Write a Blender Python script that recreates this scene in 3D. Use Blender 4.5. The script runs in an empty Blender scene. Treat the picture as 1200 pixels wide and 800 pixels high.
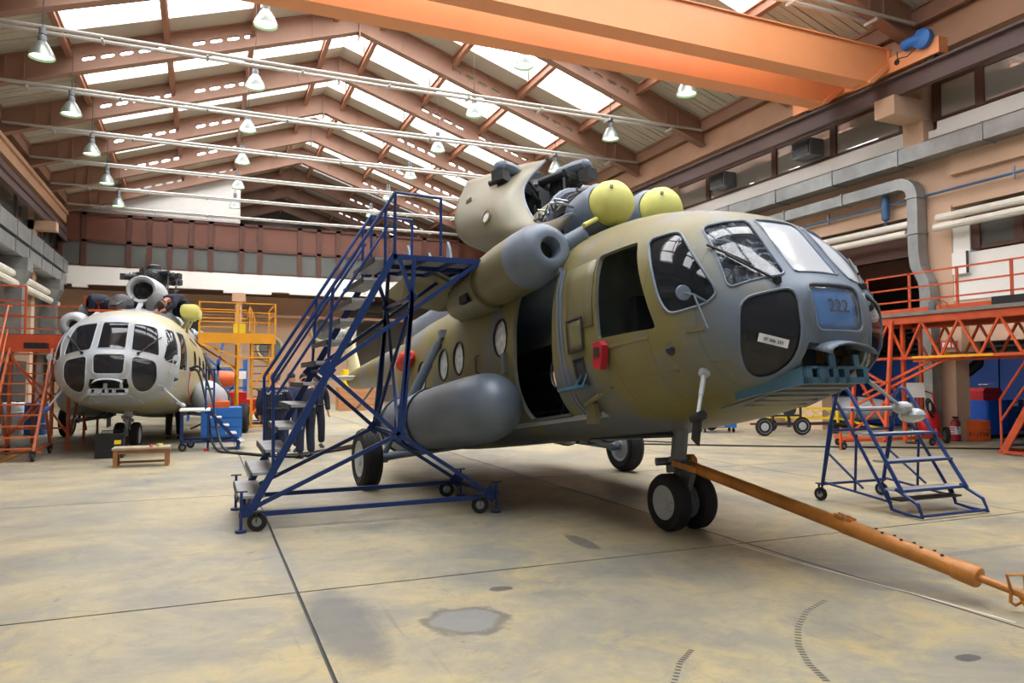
import bpy, bmesh, math, random
from mathutils import Vector, Matrix, Euler
random.seed(7)
SC = bpy.context.scene
COL = SC.collection
PI = math.pi
R = math.radians

# ------------------------------------------------------------------ camera
CAMH = 1.605; YAW = R(22.834); PITCH = R(2.843); FPX = 850.0
cam = bpy.data.cameras.new('camera'); cam.sensor_width = 36.0; cam.lens = 36.0 * FPX / 1200.0
cam.clip_start = 0.05; cam.clip_end = 400
camo = bpy.data.objects.new('camera', cam); COL.objects.link(camo)
camo.location = (0, 0, CAMH); camo.rotation_euler = (PI / 2 + PITCH, 0, -YAW)
SC.camera = camo
# ------------------------------------------------------------------ sky, exposure
world = bpy.data.worlds.new('sky'); SC.world = world; world.use_nodes = True
_bg = world.node_tree.nodes['Background']
_bg.inputs[0].default_value = (0.80, 0.88, 1.0, 1); _bg.inputs[1].default_value = 0.3   # overcast sky through the open hangar front
SKYLIGHT = 10.0                                       # radiance of the translucent skylight panes
SC.view_settings.view_transform = 'Standard'; SC.view_settings.look = 'None'
SC.view_settings.gamma = 1.0; SC.view_settings.use_curve_mapping = False
SC.view_settings.exposure = 0.0
SC.cycles.max_bounces = 7; SC.cycles.diffuse_bounces = 4; SC.cycles.glossy_bounces = 3; SC.cycles.transmission_bounces = 5
SC.cycles.sample_clamp_indirect = 6.0; SC.cycles.use_denoising = True

# ------------------------------------------------------------------ point helpers (pixel ray met with a real plane)
_M = Euler((PI / 2 + PITCH, 0, -YAW)).to_matrix(); _C = Vector((0, 0, CAMH))
def ray(px, py): return _M @ Vector(((px - 600) / FPX, (400 - py) / FPX, -1))
def at(px, py, ax, val):
    d = ray(px, py); return _C + d * ((val - _C[ax]) / d[ax])

# ------------------------------------------------------------------ mesh builder
class MB:
    def __init__(s): s.v = []; s.f = []; s.m = []
    def add(s, vs, fs, mi=0):
        o = len(s.v); s.v += [Vector(p) for p in vs]; s.f += [tuple(i + o for i in f) for f in fs]; s.m += [mi] * len(fs); return s
    def box(s, x0, x1, y0, y1, z0, z1, mi=0):
        return s.add([(x0,y0,z0),(x1,y0,z0),(x1,y1,z0),(x0,y1,z0),(x0,y0,z1),(x1,y0,z1),(x1,y1,z1),(x0,y1,z1)],
                     [(0,3,2,1),(4,5,6,7),(0,1,5,4),(1,2,6,5),(2,3,7,6),(3,0,4,7)], mi)
    def obox(s, c, d, rot=None, mi=0):
        rot = rot or Matrix.Identity(3); c = Vector(c); o = len(s.v)
        x, y, z = d[0]/2, d[1]/2, d[2]/2
        return s.add([c + rot @ Vector(p) for p in [(-x,-y,-z),(x,-y,-z),(x,y,-z),(-x,y,-z),(-x,-y,z),(x,-y,z),(x,y,z),(-x,y,z)]],
                     [(0,3,2,1),(4,5,6,7),(0,1,5,4),(1,2,6,5),(2,3,7,6),(3,0,4,7)], mi)
    def bar(s, p, q, w, h, up=(0,0,1), mi=0):
        p, q = Vector(p), Vector(q); d = (q - p); L = d.length; d.normalize(); up = Vector(up)
        if abs(d.dot(up)) > .98: up = Vector((1,0,0)) if abs(d.x) < .9 else Vector((0,1,0))
        sx = d.cross(up).normalized(); sz = sx.cross(d)
        return s.obox((p + q) / 2, (w, L, h), Matrix((sx, d, sz)).transposed(), mi)
    def ring(s, c, d, r, n, ph=0.0):
        d = Vector(d).normalized(); u = d.orthogonal().normalized() if abs(d.z) > .95 else d.cross(Vector((0,0,1))).normalized()
        w = d.cross(u); c = Vector(c)
        return [c + (u * math.cos(ph + 2*PI*k/n) + w * math.sin(ph + 2*PI*k/n)) * r for k in range(n)]
    def loft(s, rings, cap=True, mi=0, closed=True):
        n = len(rings[0]); o = []
        vs = [p for r in rings for p in r]; fs = []
        for i in range(len(rings) - 1):
            for k in range(n if closed else n - 1):
                a, b = i*n + k, i*n + (k+1) % n
                fs.append((a, b, b + n, a + n))
        if cap and closed: fs += [tuple(range(n))[::-1], tuple(range((len(rings)-1)*n, len(rings)*n))]
        return s.add(vs, fs, mi)
    def tube(s, p, q, r, n=8, r2=None, mi=0):
        p, q = Vector(p), Vector(q); d = q - p
        return s.loft([s.ring(p, d, r, n), s.ring(q, d, r if r2 is None else r2, n)], True, mi)
    def path(s, pts, r, n=6, closed=False, mi=0):
        pts = [Vector(p) for p in pts]; m = len(pts); rs = []; prev = None
        for i, p in enumerate(pts):
            a = pts[i-1] if (i > 0 or closed) else p; b = pts[(i+1) % m] if (i < m-1 or closed) else p
            d = (b - a).normalized()
            if prev is None: u = d.orthogonal().normalized()
            else: u = (prev - d * prev.dot(d)).normalized()
            prev = u; w = d.cross(u)
            rs.append([p + (u*math.cos(2*PI*k/n) + w*math.sin(2*PI*k/n)) * r for k in range(n)])
        if closed: rs.append(rs[0])
        return s.loft(rs, not closed, mi)
    def lathe(s, prof, o, d, n=20, mi=0, cap=True):
        o = Vector(o); d = Vector(d).normalized()
        return s.loft([s.ring(o + d * t, d, max(r, 1e-4), n) for r, t in prof], cap, mi)
    def prism(s, poly, vec, mi=0):
        poly = [Vector(p) for p in poly]; vec = Vector(vec); n = len(poly)
        return s.add(poly + [p + vec for p in poly], [tuple(range(n))[::-1], tuple(range(n, 2*n))] + [(k, (k+1) % n, (k+1) % n + n, k + n) for k in range(n)], mi)
    def grid(s, rows, mi=0): return s.loft(rows, False, mi, False)
    def ball(s, c, r, n=12, m=8, mi=0):
        c = Vector(c); r = Vector((r, r, r)) if isinstance(r, (int, float)) else Vector(r); rs = []
        for i in range(m + 1):
            t = PI * i / m; sr = max(math.sin(t), .01)
            rs.append([c + Vector((r.x*sr*math.cos(2*PI*k/n), r.y*sr*math.sin(2*PI*k/n), r.z*math.cos(t))) for k in range(n)])
        return s.loft(rs, True, mi)
    def torus(s, c, d, r, rt, n=20, k=8, mi=0):
        pts = s.ring(c, d, r, n); return s.path(pts, rt, k, True, mi)
    def build(s, name, mat, parent=None, smooth=35, local=False):
        me = bpy.data.meshes.new(name); vs = s.v
        if parent is not None and not local:
            M = root_mat(parent).inverted(); vs = [M @ p for p in vs]
        me.from_pydata([tuple(p) for p in vs], [], s.f)
        mats = mat if isinstance(mat, (list, tuple)) else [mat]
        for m in mats: me.materials.append(m)
        if len(mats) > 1: me.polygons.foreach_set('material_index', s.m)
        bm = bmesh.new(); bm.from_mesh(me); bmesh.ops.recalc_face_normals(bm, faces=bm.faces); bm.to_mesh(me); bm.free()
        if smooth: me.shade_smooth(); me.set_sharp_from_angle(angle=R(smooth))
        o = bpy.data.objects.new(name, me); COL.objects.link(o)
        if parent is not None: o.parent = parent
        return o

def root_mat(o):
    while o.parent: o = o.parent
    return Matrix.LocRotScale(o.location, o.rotation_euler, None)
def tag(o, label=None, cat=None, group=None, kind=None):
    if label: o['label'] = label
    if cat: o['category'] = cat
    if group: o['group'] = group
    if kind: o['kind'] = kind
    return o
def thing(name, label, cat, loc=(0,0,0), rot=(0,0,0), group=None):
    o = bpy.data.objects.new(name, None); COL.objects.link(o); o.location = loc; o.rotation_euler = rot
    o.empty_display_size = .2
    return tag(o, label, cat, group)
def struct(o): o['kind'] = 'structure'; return o
def stuff(o): o['kind'] = 'stuff'; return o
def dup(root, loc, rot=None, label=None, group=None):
    r = root.copy(); COL.objects.link(r); r.location = loc
    if rot is not None: r.rotation_euler = rot
    if label: r['label'] = label
    if group: r['group'] = group
    for ch in list(root.children):
        c = ch.copy(); COL.objects.link(c); c.parent = r
        for g in list(ch.children):
            d = g.copy(); COL.objects.link(d); d.parent = c
    return r
def piece(me_obj, parent, loc):
    o = me_obj.copy(); COL.objects.link(o); o.parent = parent; o.location = loc; return o
def V(*a): return Vector(a)
ORD = ['first','second','third','fourth','fifth','sixth','seventh','eighth','ninth','tenth']

# ------------------------------------------------------------------ materials
def lin(c): return tuple(((x/255)/12.92 if x/255 <= .04045 else ((x/255+.055)/1.055)**2.4) for x in c)
MATS = {}
def pbr(name, col, rough=.5, metal=0.0, var=.15, scale=3.0, bump=0.0, dirt=None, spec=.5, srgb=True):
    m = bpy.data.materials.new(name); m.use_nodes = True; nt = m.node_tree; N = nt.nodes; L = nt.links
    b = N['Principled BSDF']; c = lin(col) if srgb else col
    tc = N.new('ShaderNodeTexCoord'); nz = N.new('ShaderNodeTexNoise'); nz.inputs['Scale'].default_value = scale; nz.inputs['Detail'].default_value = 6; nz.inputs['Roughness'].default_value = .65
    L.new(tc.outputs['Object'], nz.inputs['Vector'])
    rp = N.new('ShaderNodeValToRGB'); L.new(nz.outputs['Fac'], rp.inputs['Fac'])
    rp.color_ramp.elements[0].position = .3; rp.color_ramp.elements[1].position = .7
    d = dirt and lin(dirt)
    lo = d if d else tuple(x * (1 - var) for x in c)
    rp.color_ramp.elements[0].color = (*[a*.5+b_*.5 for a, b_ in zip(lo, c)], 1) if d else (*lo, 1)
    rp.color_ramp.elements[1].color = (*[min(1, x * (1 + var * .6)) for x in c], 1)
    L.new(rp.outputs['Color'], b.inputs['Base Color'])
    b.inputs['Roughness'].default_value = rough; b.inputs['Metallic'].default_value = metal
    b.inputs['Specular IOR Level'].default_value = spec
    if bump:
        bp = N.new('ShaderNodeBump'); bp.inputs['Strength'].default_value = bump; bp.inputs['Distance'].default_value = .02
        n2 = N.new('ShaderNodeTexNoise'); n2.inputs['Scale'].default_value = scale * 8; n2.inputs['Detail'].default_value = 4
        L.new(tc.outputs['Object'], n2.inputs['Vector']); L.new(n2.outputs['Fac'], bp.inputs['Height']); L.new(bp.outputs['Normal'], b.inputs['Normal'])
    MATS[name] = m; return m
def emis(name, col, strength, srgb=True):
    m = bpy.data.materials.new(name); m.use_nodes = True; nt = m.node_tree; N = nt.nodes
    b = N['Principled BSDF']; c = lin(col) if srgb else col
    b.inputs['Base Color'].default_value = (.8, .8, .8, 1); b.inputs['Emission Color'].default_value = (*c, 1); b.inputs['Emission Strength'].default_value = strength
    MATS[name] = m; return m
def glassy(name, col, rough=.03, alpha=.45, streak=0.0, mirror=0.0):
    """thin pane: reflective skin over a partly clear tinted film"""
    m = bpy.data.materials.new(name); m.use_nodes = True; nt = m.node_tree; N = nt.nodes; L = nt.links
    N.remove(N['Principled BSDF']); out = N['Material Output']
    tr = N.new('ShaderNodeBsdfTransparent'); tr.inputs[0].default_value = (*[min(1, .55 + .45*x + (.3 if alpha < .1 else 0)) for x in col], 1)
    df = N.new('ShaderNodeBsdfDiffuse'); df.inputs[0].default_value = (*col, 1)
    gl = N.new('ShaderNodeBsdfGlossy'); gl.inputs['Roughness'].default_value = rough
    mx = N.new('ShaderNodeMixShader'); mx.inputs[0].default_value = alpha; L.new(tr.outputs[0], mx.inputs[1]); L.new(df.outputs[0], mx.inputs[2])
    fr = N.new('ShaderNodeFresnel'); fr.inputs['IOR'].default_value = 1.5
    mxm = N.new('ShaderNodeMath'); mxm.operation = 'MAXIMUM'; mxm.inputs[1].default_value = mirror; L.new(fr.outputs[0], mxm.inputs[0])
    geo = N.new('ShaderNodeNewGeometry'); inv = N.new('ShaderNodeMath'); inv.operation = 'SUBTRACT'; inv.inputs[0].default_value = 1; L.new(geo.outputs['Backfacing'], inv.inputs[1])
    mb_ = N.new('ShaderNodeMath'); mb_.operation = 'MULTIPLY'; L.new(mxm.outputs[0], mb_.inputs[0]); L.new(inv.outputs[0], mb_.inputs[1])     # no false total reflection on the pane's rear skin
    m2 = N.new('ShaderNodeMixShader'); L.new(mb_.outputs[0], m2.inputs[0]); L.new(mx.outputs[0], m2.inputs[1]); L.new(gl.outputs[0], m2.inputs[2])
    L.new(m2.outputs[0], out.inputs['Surface'])
    if streak:
        tc = N.new('ShaderNodeTexCoord'); nz = N.new('ShaderNodeTexNoise'); nz.inputs['Scale'].default_value = 7; nz.inputs['Detail'].default_value = 8; nz.inputs['Distortion'].default_value = 2.2
        L.new(tc.outputs['Object'], nz.inputs['Vector']); rp = N.new('ShaderNodeValToRGB'); L.new(nz.outputs['Fac'], rp.inputs['Fac'])
        rp.color_ramp.elements[0].position = .42; rp.color_ramp.elements[0].color = (0,0,0,1); rp.color_ramp.elements[1].position = .62; rp.color_ramp.elements[1].color = (streak,)*3 + (1,)
        ad = N.new('ShaderNodeMath'); ad.operation = 'ADD'; ad.inputs[1].default_value = alpha; ad.use_clamp = True
        L.new(rp.outputs['Color'], ad.inputs[0]); L.new(ad.outputs[0], mx.inputs[0])
        cm = N.new('ShaderNodeMix'); cm.data_type = 'RGBA'; L.new(rp.outputs['Color'], cm.inputs['Factor']); cm.inputs['A'].default_value = (*col, 1); cm.inputs['B'].default_value = (.55, .6, .68, 1)
        L.new(cm.outputs['Result'], df.inputs[0])
    MATS[name] = m; return m

M_TAN = pbr('tan_wall_paint', (204,172,146), .8, var=.1, scale=.6)
M_TANB = pbr('tan_beam_paint', (190,150,122), .65, var=.12, scale=.8)
M_TRUSS = pbr('truss_paint', (152,116,96), .55, var=.15, scale=1.2)
M_WHITE = pbr('white_wall_paint', (236,234,228), .75, var=.05, scale=.5)
M_BROWN = pbr('brown_timber', (84,52,42), .5, var=.2, scale=2)
M_PANEL = pbr('red_brown_panel', (104,64,50), .6, var=.2, scale=1.2)
M_DARKBEAM = pbr('runway_brown', (92,74,72), .55, var=.12, scale=1)
M_DECK = pbr('grey_roof_sheet', (186,180,166), .6, var=.1, scale=.7)
M_CURB = pbr('white_skylight_curb', (226,226,222), .7, var=.08, scale=1)
M_PURLIN = pbr('purlin_paint', (160,112,86), .5, var=.15, scale=1.5)
M_GALV = pbr('galvanised_duct', (150,154,154), .42, .55, var=.25, scale=1.6)
M_STEELPIPE = pbr('white_pipe_lagging', (222,218,206), .5, var=.12, scale=1)
M_TIE = pbr('grey_tie_tube', (190,188,182), .4, .3, var=.12, scale=1)
M_BLUEPIPE = pbr('blue_pipe_paint', (62,98,138), .45, var=.15)
M_CRANE = pbr('orange_crane_paint', (238,158,104), .38, var=.07, scale=.6)
M_ORANGE = pbr('orange_dock_paint', (208,84,42), .42, var=.12, scale=2, dirt=(120,60,40))
M_ORANGED = pbr('worn_orange_paint', (196,98,50), .5, var=.2, scale=2, dirt=(110,56,36))
M_TOW = pbr('worn_towbar_paint', (204,132,56), .45, var=.25, scale=3, dirt=(96,70,40))
M_YELLOW = pbr('yellow_scaffold_paint', (232,160,34), .45, var=.12, scale=1.5)
M_YELLOWB = pbr('bright_yellow_paint', (238,206,44), .45, var=.12, scale=1.5)
M_BLUE = pbr('navy_blue_paint', (20,50,108), .35, var=.18, scale=3)
M_BLUEL = pbr('bright_blue_paint', (44,110,190), .45, var=.12, scale=2)
M_BLUEWALL = pbr('blue_sheet_wall', (42,82,158), .6, var=.12, scale=.8)
M_CABBLUE = pbr('cabinet_blue', (22,92,206), .4, var=.08)
M_RED = pbr('red_paint', (206,34,40), .4, var=.12, scale=3)
M_BUCKET = pbr('orange_bucket_paint', (228,98,34), .5, var=.1)
M_RUBBER = pbr('black_rubber', (30,30,31), .75, var=.2, scale=6, bump=.15)
M_BLACK = pbr('black_plastic', (22,22,24), .5, var=.15)
M_DARK = pbr('dark_interior', (40,42,38), .8, var=.35, scale=3)
M_CABIN = pbr('grey_green_cabin_lining', (128,132,118), .7, var=.3, scale=3)
M_DARKHALL = pbr('dark_back_hall', (128,124,118), .9, var=.15, scale=.3)
M_STEEL = pbr('bare_steel', (150,152,154), .35, .8, var=.2, scale=3)
M_GREYM = pbr('grey_metal', (112,116,120), .5, .3, var=.2, scale=3)
M_DKGREY = pbr('dark_grey_metal', (62,65,68), .5, .3, var=.25, scale=4)
M_WOOD = pbr('worn_wood', (150,104,62), .65, var=.25, scale=5)
M_TREAD = pbr('grey_tread_plate', (168,170,172), .5, .1, var=.2, scale=6)
M_COVER = pbr('yellow_intake_cover', (220,218,124), .6, var=.07, scale=4)
M_REDCOV = pbr('red_cloth', (176,24,40), .75, var=.2, scale=8)
M_SKIN = pbr('skin', (206,150,124), .6, var=.08)
M_NAVY = pbr('navy_coverall_cloth', (28,34,56), .85, var=.25, scale=6)
M_HAIRG = pbr('grey_hair', (120,112,106), .8, var=.2, scale=20)
M_HAIRD = pbr('dark_hair', (52,44,40), .8, var=.2, scale=20)
M_PLASTICW = pbr('clear_white_wrap', (206,212,216), .25, var=.45, scale=14)
M_PAPER = pbr('white_paper', (240,240,238), .8, var=.03)
M_INK = pbr('dark_ink', (34,36,44), .8, var=.05)
M_WHITEINK = pbr('white_print', (232,234,238), .8, var=.03)
M_COVBLUE = pbr('blue_cloth_cover', (46,120,196), .7, var=.12, scale=4)
M_ENGBLUE = pbr('primer_blue_metal', (78,118,142), .45, .15, var=.2, scale=3)
M_WINGLASS = glassy('office_glass', (.20,.21,.20), .05, .55)
M_WINGLARE = glassy('painted_glare_office_glass', (.52,.50,.46), .03, .75, 0, .38)  # pale diffuse colour paints in the bright roof reflected by the panes
M_SKYPANE = emis('translucent_skylight_sheet', (250,252,255), SKYLIGHT)
M_BULB = emis('lamp_glow', (222,255,200), 4)
M_REFL = pbr('lamp_reflector', (150,158,152), .35, .5, var=.08)
M_STOREFILL = emis('added_store_fill_sheet', (250,252,255), 1.5)  # added glow that lightens the store behind the gable

def floor_material():
    m = bpy.data.materials.new('painted_concrete_floor'); m.use_nodes = True; nt = m.node_tree; N = nt.nodes; L = nt.links; b = N['Principled BSDF']
    g = N.new('ShaderNodeNewGeometry'); P = g.outputs['Position']
    def noise(sc, det=6, rough=.6, dist=0.0, off=(0,0,0), scl=(1,1,1)):
        mp = N.new('ShaderNodeMapping'); mp.inputs['Location'].default_value = off; mp.inputs['Scale'].default_value = scl; L.new(P, mp.inputs['Vector'])
        n = N.new('ShaderNodeTexNoise'); n.inputs['Scale'].default_value = sc; n.inputs['Detail'].default_value = det; n.inputs['Roughness'].default_value = rough; n.inputs['Distortion'].default_value = dist
        L.new(mp.outputs['Vector'], n.inputs['Vector']); return n.outputs['Fac']
    def ramp(f, a, b_, ca=(0,0,0), cb=(1,1,1)):
        r = N.new('ShaderNodeValToRGB'); L.new(f, r.inputs['Fac']); r.color_ramp.elements[0].position = a; r.color_ramp.elements[1].position = b_
        r.color_ramp.elements[0].color = (*ca, 1); r.color_ramp.elements[1].color = (*cb, 1); return r.outputs['Color']
    def mix(f, a, b_):
        x = N.new('ShaderNodeMix'); x.data_type = 'RGBA'
        for sock, val in (('Factor', f), ('A', a), ('B', b_)):
            if isinstance(val, tuple): x.inputs[sock].default_value = (*val, 1) if sock != 'Factor' else val
            elif isinstance(val, float): x.inputs[sock].default_value = val
            else: L.new(val, x.inputs[sock])
        return x.outputs['Result']
    def mul(a, k):
        x = N.new('ShaderNodeMath'); x.operation = 'MULTIPLY'; L.new(a, x.inputs[0])
        if isinstance(k, float): x.inputs[1].default_value = k
        else: L.new(k, x.inputs[1])
        return x.outputs[0]
    beige = lin((172,160,128)); grey = lin((132,130,120)); yel = lin((188,168,112)); dk = lin((96,96,96))
    c = mix(ramp(noise(.55, 8, .68, .6), .38, .62), beige, grey)
    sx = N.new('ShaderNodeSeparateXYZ'); L.new(P, sx.inputs[0])
    near = N.new('ShaderNodeMapRange'); near.inputs['From Min'].default_value = 4; near.inputs['From Max'].default_value = 9; near.inputs['To Min'].default_value = 1; near.inputs['To Max'].default_value = .35; L.new(sx.outputs['Y'], near.inputs['Value'])
    c = mix(mul(mul(ramp(noise(1.3, 8, .72, .8, (3,7,0)), .50, .66), near.outputs['Result']), .75), c, yel)
    c = mix(mul(ramp(noise(3.2, 7, .75, 1.2, (9,2,0)), .50, .70), .8), c, grey)
    c = mix(mul(ramp(noise(.8, 10, .8, 2.2, (1,5,0), (1,2.4,1)), .57, .72), .62), c, dk)
    c = mix(mul(ramp(noise(9, 3, .5, .4, (4,4,0)), .70, .76), .5), c, dk)
    # long thin scuffs
    for k, (ang, off) in enumerate(((.3, 2.1), (-.7, 5.3), (1.3, 8.2))):
        mp = N.new('ShaderNodeMapping'); mp.inputs['Rotation'].default_value = (0, 0, ang); mp.inputs['Scale'].default_value = (9, .5, 1); mp.inputs['Location'].default_value = (off, off*2, 0); L.new(P, mp.inputs['Vector'])
        n = N.new('ShaderNodeTexNoise'); n.inputs['Scale'].default_value = 1.1; n.inputs['Detail'].default_value = 3; n.inputs['Distortion'].default_value = .5; L.new(mp.outputs['Vector'], n.inputs['Vector'])
        c = mix(mul(ramp(n.outputs['Fac'], .70, .76), .3), c, dk)
    # dark repair patch and dirt that runs along the slab joints
    def dist_to(x, y, sx_, sy_):
        mp = N.new('ShaderNodeMapping'); mp.inputs['Location'].default_value = (-x/sx_, -y/sy_, 0); mp.inputs['Scale'].default_value = (1/sx_, 1/sy_, 0); L.new(P, mp.inputs['Vector'])
        ln = N.new('ShaderNodeVectorMath'); ln.operation = 'LENGTH'; L.new(mp.outputs['Vector'], ln.inputs[0])
        wob = N.new('ShaderNodeMath'); wob.operation = 'MULTIPLY_ADD'; L.new(noise(3.5, 5, .7), wob.inputs[0]); wob.inputs[1].default_value = 1.1; L.new(ln.outputs['Value'], wob.inputs[2]); hf = N.new('ShaderNodeMath'); hf.operation = 'MULTIPLY'; hf.inputs[1].default_value = .4; L.new(wob.outputs[0], hf.inputs[0]); return hf.outputs[0]
    def spot(x, y, rx, ry, col, k, soft=.06):
        nonlocal c
        f = dist_to(x, y, rx, ry); c = mix(mul(ramp(f, .6 - soft*.5, .6 + soft*.5, (1,1,1), (0,0,0)), k), c, col)
    spot(1.62, 4.62, .30, .30, lin((98,96,90)), .8); spot(1.62, 4.62, .23, .23, lin((134,134,130)), .9)
    spot(.85, 4.9, .24, .8, lin((108,107,104)), .85, .2); spot(.62, 6.6, .14, .9, lin((140,138,132)), .6, .2)
    spot(2.1, 5.2, .1, .06, lin((74,74,76)), .8); spot(3.42, 6.35, .1, .35, lin((82,84,88)), .7); spot(1.0, 14.0, .55, .9, lin((140,138,134)), .6)
    spot(6.6, 4.6, .75, .06, lin((120,120,120)), .6); spot(4.05, 2.9, .09, .05, lin((60,60,62)), .85)
    L.new(c, b.inputs['Base Color'])
    rr = ramp(noise(1.7, 6, .6), .3, .75, (.34,)*3, (.62,)*3); L.new(rr, b.inputs['Roughness'])
    b.inputs['Specular IOR Level'].default_value = .45
    bp = N.new('ShaderNodeBump'); bp.inputs['Strength'].default_value = .12; bp.inputs['Distance'].default_value = .01
    L.new(noise(22, 4), bp.inputs['Height']); L.new(bp.outputs['Normal'], b.inputs['Normal'])
    return m
M_FLOOR = floor_material()

def camo(name, base, patch, front, nose_a=5.55, amount=.5):
    """sprayed fuselage paint: base coat with soft primer patches, primer nose frames and riveted seams (object space)"""
    m = bpy.data.materials.new(name); m.use_nodes = True; nt = m.node_tree; N = nt.nodes; L = nt.links; b = N['Principled BSDF']
    tc = N.new('ShaderNodeTexCoord'); O = tc.outputs['Object']
    def noise(sc, det=4, dist=0.0):
        n = N.new('ShaderNodeTexNoise'); n.inputs['Scale'].default_value = sc; n.inputs['Detail'].default_value = det; n.inputs['Distortion'].default_value = dist; L.new(O, n.inputs['Vector']); return n.outputs['Fac']
    def ramp(f, a, b_, ca=(0,0,0), cb=(1,1,1)):
        r = N.new('ShaderNodeValToRGB'); L.new(f, r.inputs['Fac']); r.color_ramp.elements[0].position = a; r.color_ramp.elements[1].position = b_
        r.color_ramp.elements[0].color = (*ca, 1); r.color_ramp.elements[1].color = (*cb, 1); return r.outputs['Color']
    def mix(f, a, b_):
        x = N.new('ShaderNodeMix'); x.data_type = 'RGBA'
        for sock, val in (('Factor', f), ('A', a), ('B', b_)):
            if isinstance(val, tuple): x.inputs[sock].default_value = (*val, 1)
            elif isinstance(val, float): x.inputs[sock].default_value = val
            else: L.new(val, x.inputs[sock])
        return x.outputs['Result']
    def mth(op, a, k):
        x = N.new('ShaderNodeMath'); x.operation = op; x.use_clamp = True; L.new(a, x.inputs[0])
        if isinstance(k, float): x.inputs[1].default_value = k
        else: L.new(k, x.inputs[1])
        return x.outputs[0]
    cb, cp, cf = lin(base), lin(patch), lin(front)
    c = mix(ramp(noise(1.6, 5), .35, .7), cb, tuple(x*.82 for x in cb))
    c = mix(mth('MULTIPLY', ramp(noise(.75, 3, .4), .50, .62), amount), c, cp)
    sp = N.new('ShaderNodeSeparateXYZ'); L.new(O, sp.inputs[0])
    mr = N.new('ShaderNodeMapRange'); mr.inputs['From Min'].default_value = nose_a; mr.inputs['From Max'].default_value = nose_a + .5; L.new(sp.outputs['X'], mr.inputs['Value'])
    nw = mth('MULTIPLY', mr.outputs['Result'], ramp(noise(2.0, 3), .25, .5, (.35,)*3, (1,1,1)))
    c = mix(nw, c, cf)
    # rivet rows / panel seams every 0.5 m along the body
    md = N.new('ShaderNodeMath'); md.operation = 'PINGPONG'; md.inputs[1].default_value = .25; L.new(sp.outputs['X'], md.inputs[0])
    seam = ramp(md.outputs[0], .006, .012, (1,1,1), (0,0,0)); c = mix(mth('MULTIPLY', seam, .28), c, tuple(x*.45 for x in cb))
    c = mix(mth('MULTIPLY', ramp(noise(14, 5), .62, .8), .25), c, tuple(min(1, x*1.9) for x in cb))
    L.new(c, b.inputs['Base Color']); b.inputs['Roughness'].default_value = .45; b.inputs['Specular IOR Level'].default_value = .4
    MATS[name] = m; return m
M_OLIVE = camo('olive_sprayed_paint', (124,116,72), (106,112,122), (110,122,138), nose_a=5.75, amount=.95)
M_SILVER = camo('pale_primer_paint', (176,166,122), (160,160,154), (170,176,182), nose_a=5.2, amount=.8)
M_OLIVEP = pbr('olive_panel_paint', (116,110,78), .45, var=.12, scale=1.5)
M_COWL = pbr('weathered_cowl_paint', (124,118,96), .45, var=.14, scale=1.2)
M_KHAKI = pbr('khaki_roof_paint', (166,158,122), .5, var=.1, scale=1.5)
M_PRIMER = pbr('grey_blue_primer', (112,124,140), .45, var=.15, scale=2)
M_TANK = pbr('grey_tank_paint', (110,122,136), .4, .15, var=.14, scale=1.2)
M_PALEGREY = pbr('pale_grey_paint', (178,184,190), .45, var=.1, scale=1.5)
M_CREAM = pbr('cream_primer', (214,206,160), .5, var=.1, scale=2)
M_ACGLASS = glassy('tinted_cockpit_glass', (.03,.04,.05), .04, .35)
M_WSGLASS = glassy('scuffed_windshield', (.06,.08,.10), .05, .3, .32)
M_CLEARG = glassy('clear_nose_glass', (.6,.7,.8), .04, .06)
M_FILMGLARE = glassy('film_and_painted_glare_windshield', (.86,.90,.95), .10, .9, 0, .35)  # film colour whitened further to paint in the skylight reflection
M_DKGLASS = glassy('dark_nose_glass', (.03,.03,.035), .05, .6)
# ================================================================== HALL
XL, XR, XRIDGE, SP, Y0, YB = -6.9, 16.8, 4.95, 4.4, -0.1, 44.0
def zbot(x): return 10.33 + 3.97 * (1 - abs(x - XRIDGE) / 11.85)       # underside of a rafter
def ztop(x): return zbot(x) + .88
def mir(x): return 2 * XRIDGE - x

# floor slabs with recessed joints
floor = MB().box(-12, 30, -8, 64, -.30, -.05).build('floor', M_DKGREY, smooth=0); struct(floor)
fx = [-12, -7.74, -3.54, .66, 4.86, 9.06, 13.26, 17.46, 23, 30]; fy = [-8, -4.3, .7, 5.7, 10.7, 15.7, 20.7, 25.7, 30.7, 35.7, 40.7, 48, 64]
for i in range(len(fx) - 1):
    for j in range(len(fy) - 1):
        g = .012
        MB().box(fx[i] + g, fx[i+1] - g, fy[j] + g, fy[j+1] - g, -.06, 0).build('slab', M_FLOOR, floor, smooth=0)
MB().box(-12, 30, -8, 64, -.06, -.012).build('joint_filler', M_DKGREY, floor, smooth=0)

# worn marks that lie on the slabs
def dashes(pts, w, l):
    mb = MB()
    for i, p in enumerate(pts):
        q = pts[min(i + 1, len(pts) - 1)]; r_ = pts[max(i - 1, 0)]; d = V(q[0] - r_[0], q[1] - r_[1], 0).normalized(); n = V(-d.y, d.x, 0); c = V(p[0], p[1], .0006)
        mb.add([c - d*l/2 - n*w, c + d*l/2 - n*w*.8, c + d*l/2 + n*w, c - d*l/2 + n*w*.8], [(0,1,2,3)])
    return stuff(mb.build('tyre_mark', M_DKGREY, floor, smooth=0))
def arcpts(pix, m):
    P = [at(x, y, 2, 0) for x, y in pix]; out = []
    for i in range(m):
        t = i/(m - 1)*(len(P) - 1); k = min(int(t), len(P) - 2); out.append(P[k].lerp(P[k+1], t - k))
    return [(p.x, p.y) for p in out]
dashes(arcpts([(966,704),(945,716),(935,735),(936,757),(948,778),(968,797)], 34), .022, .018)
dashes(arcpts([(810,762),(797,776),(790,800)], 14), .018, .018)
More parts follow.
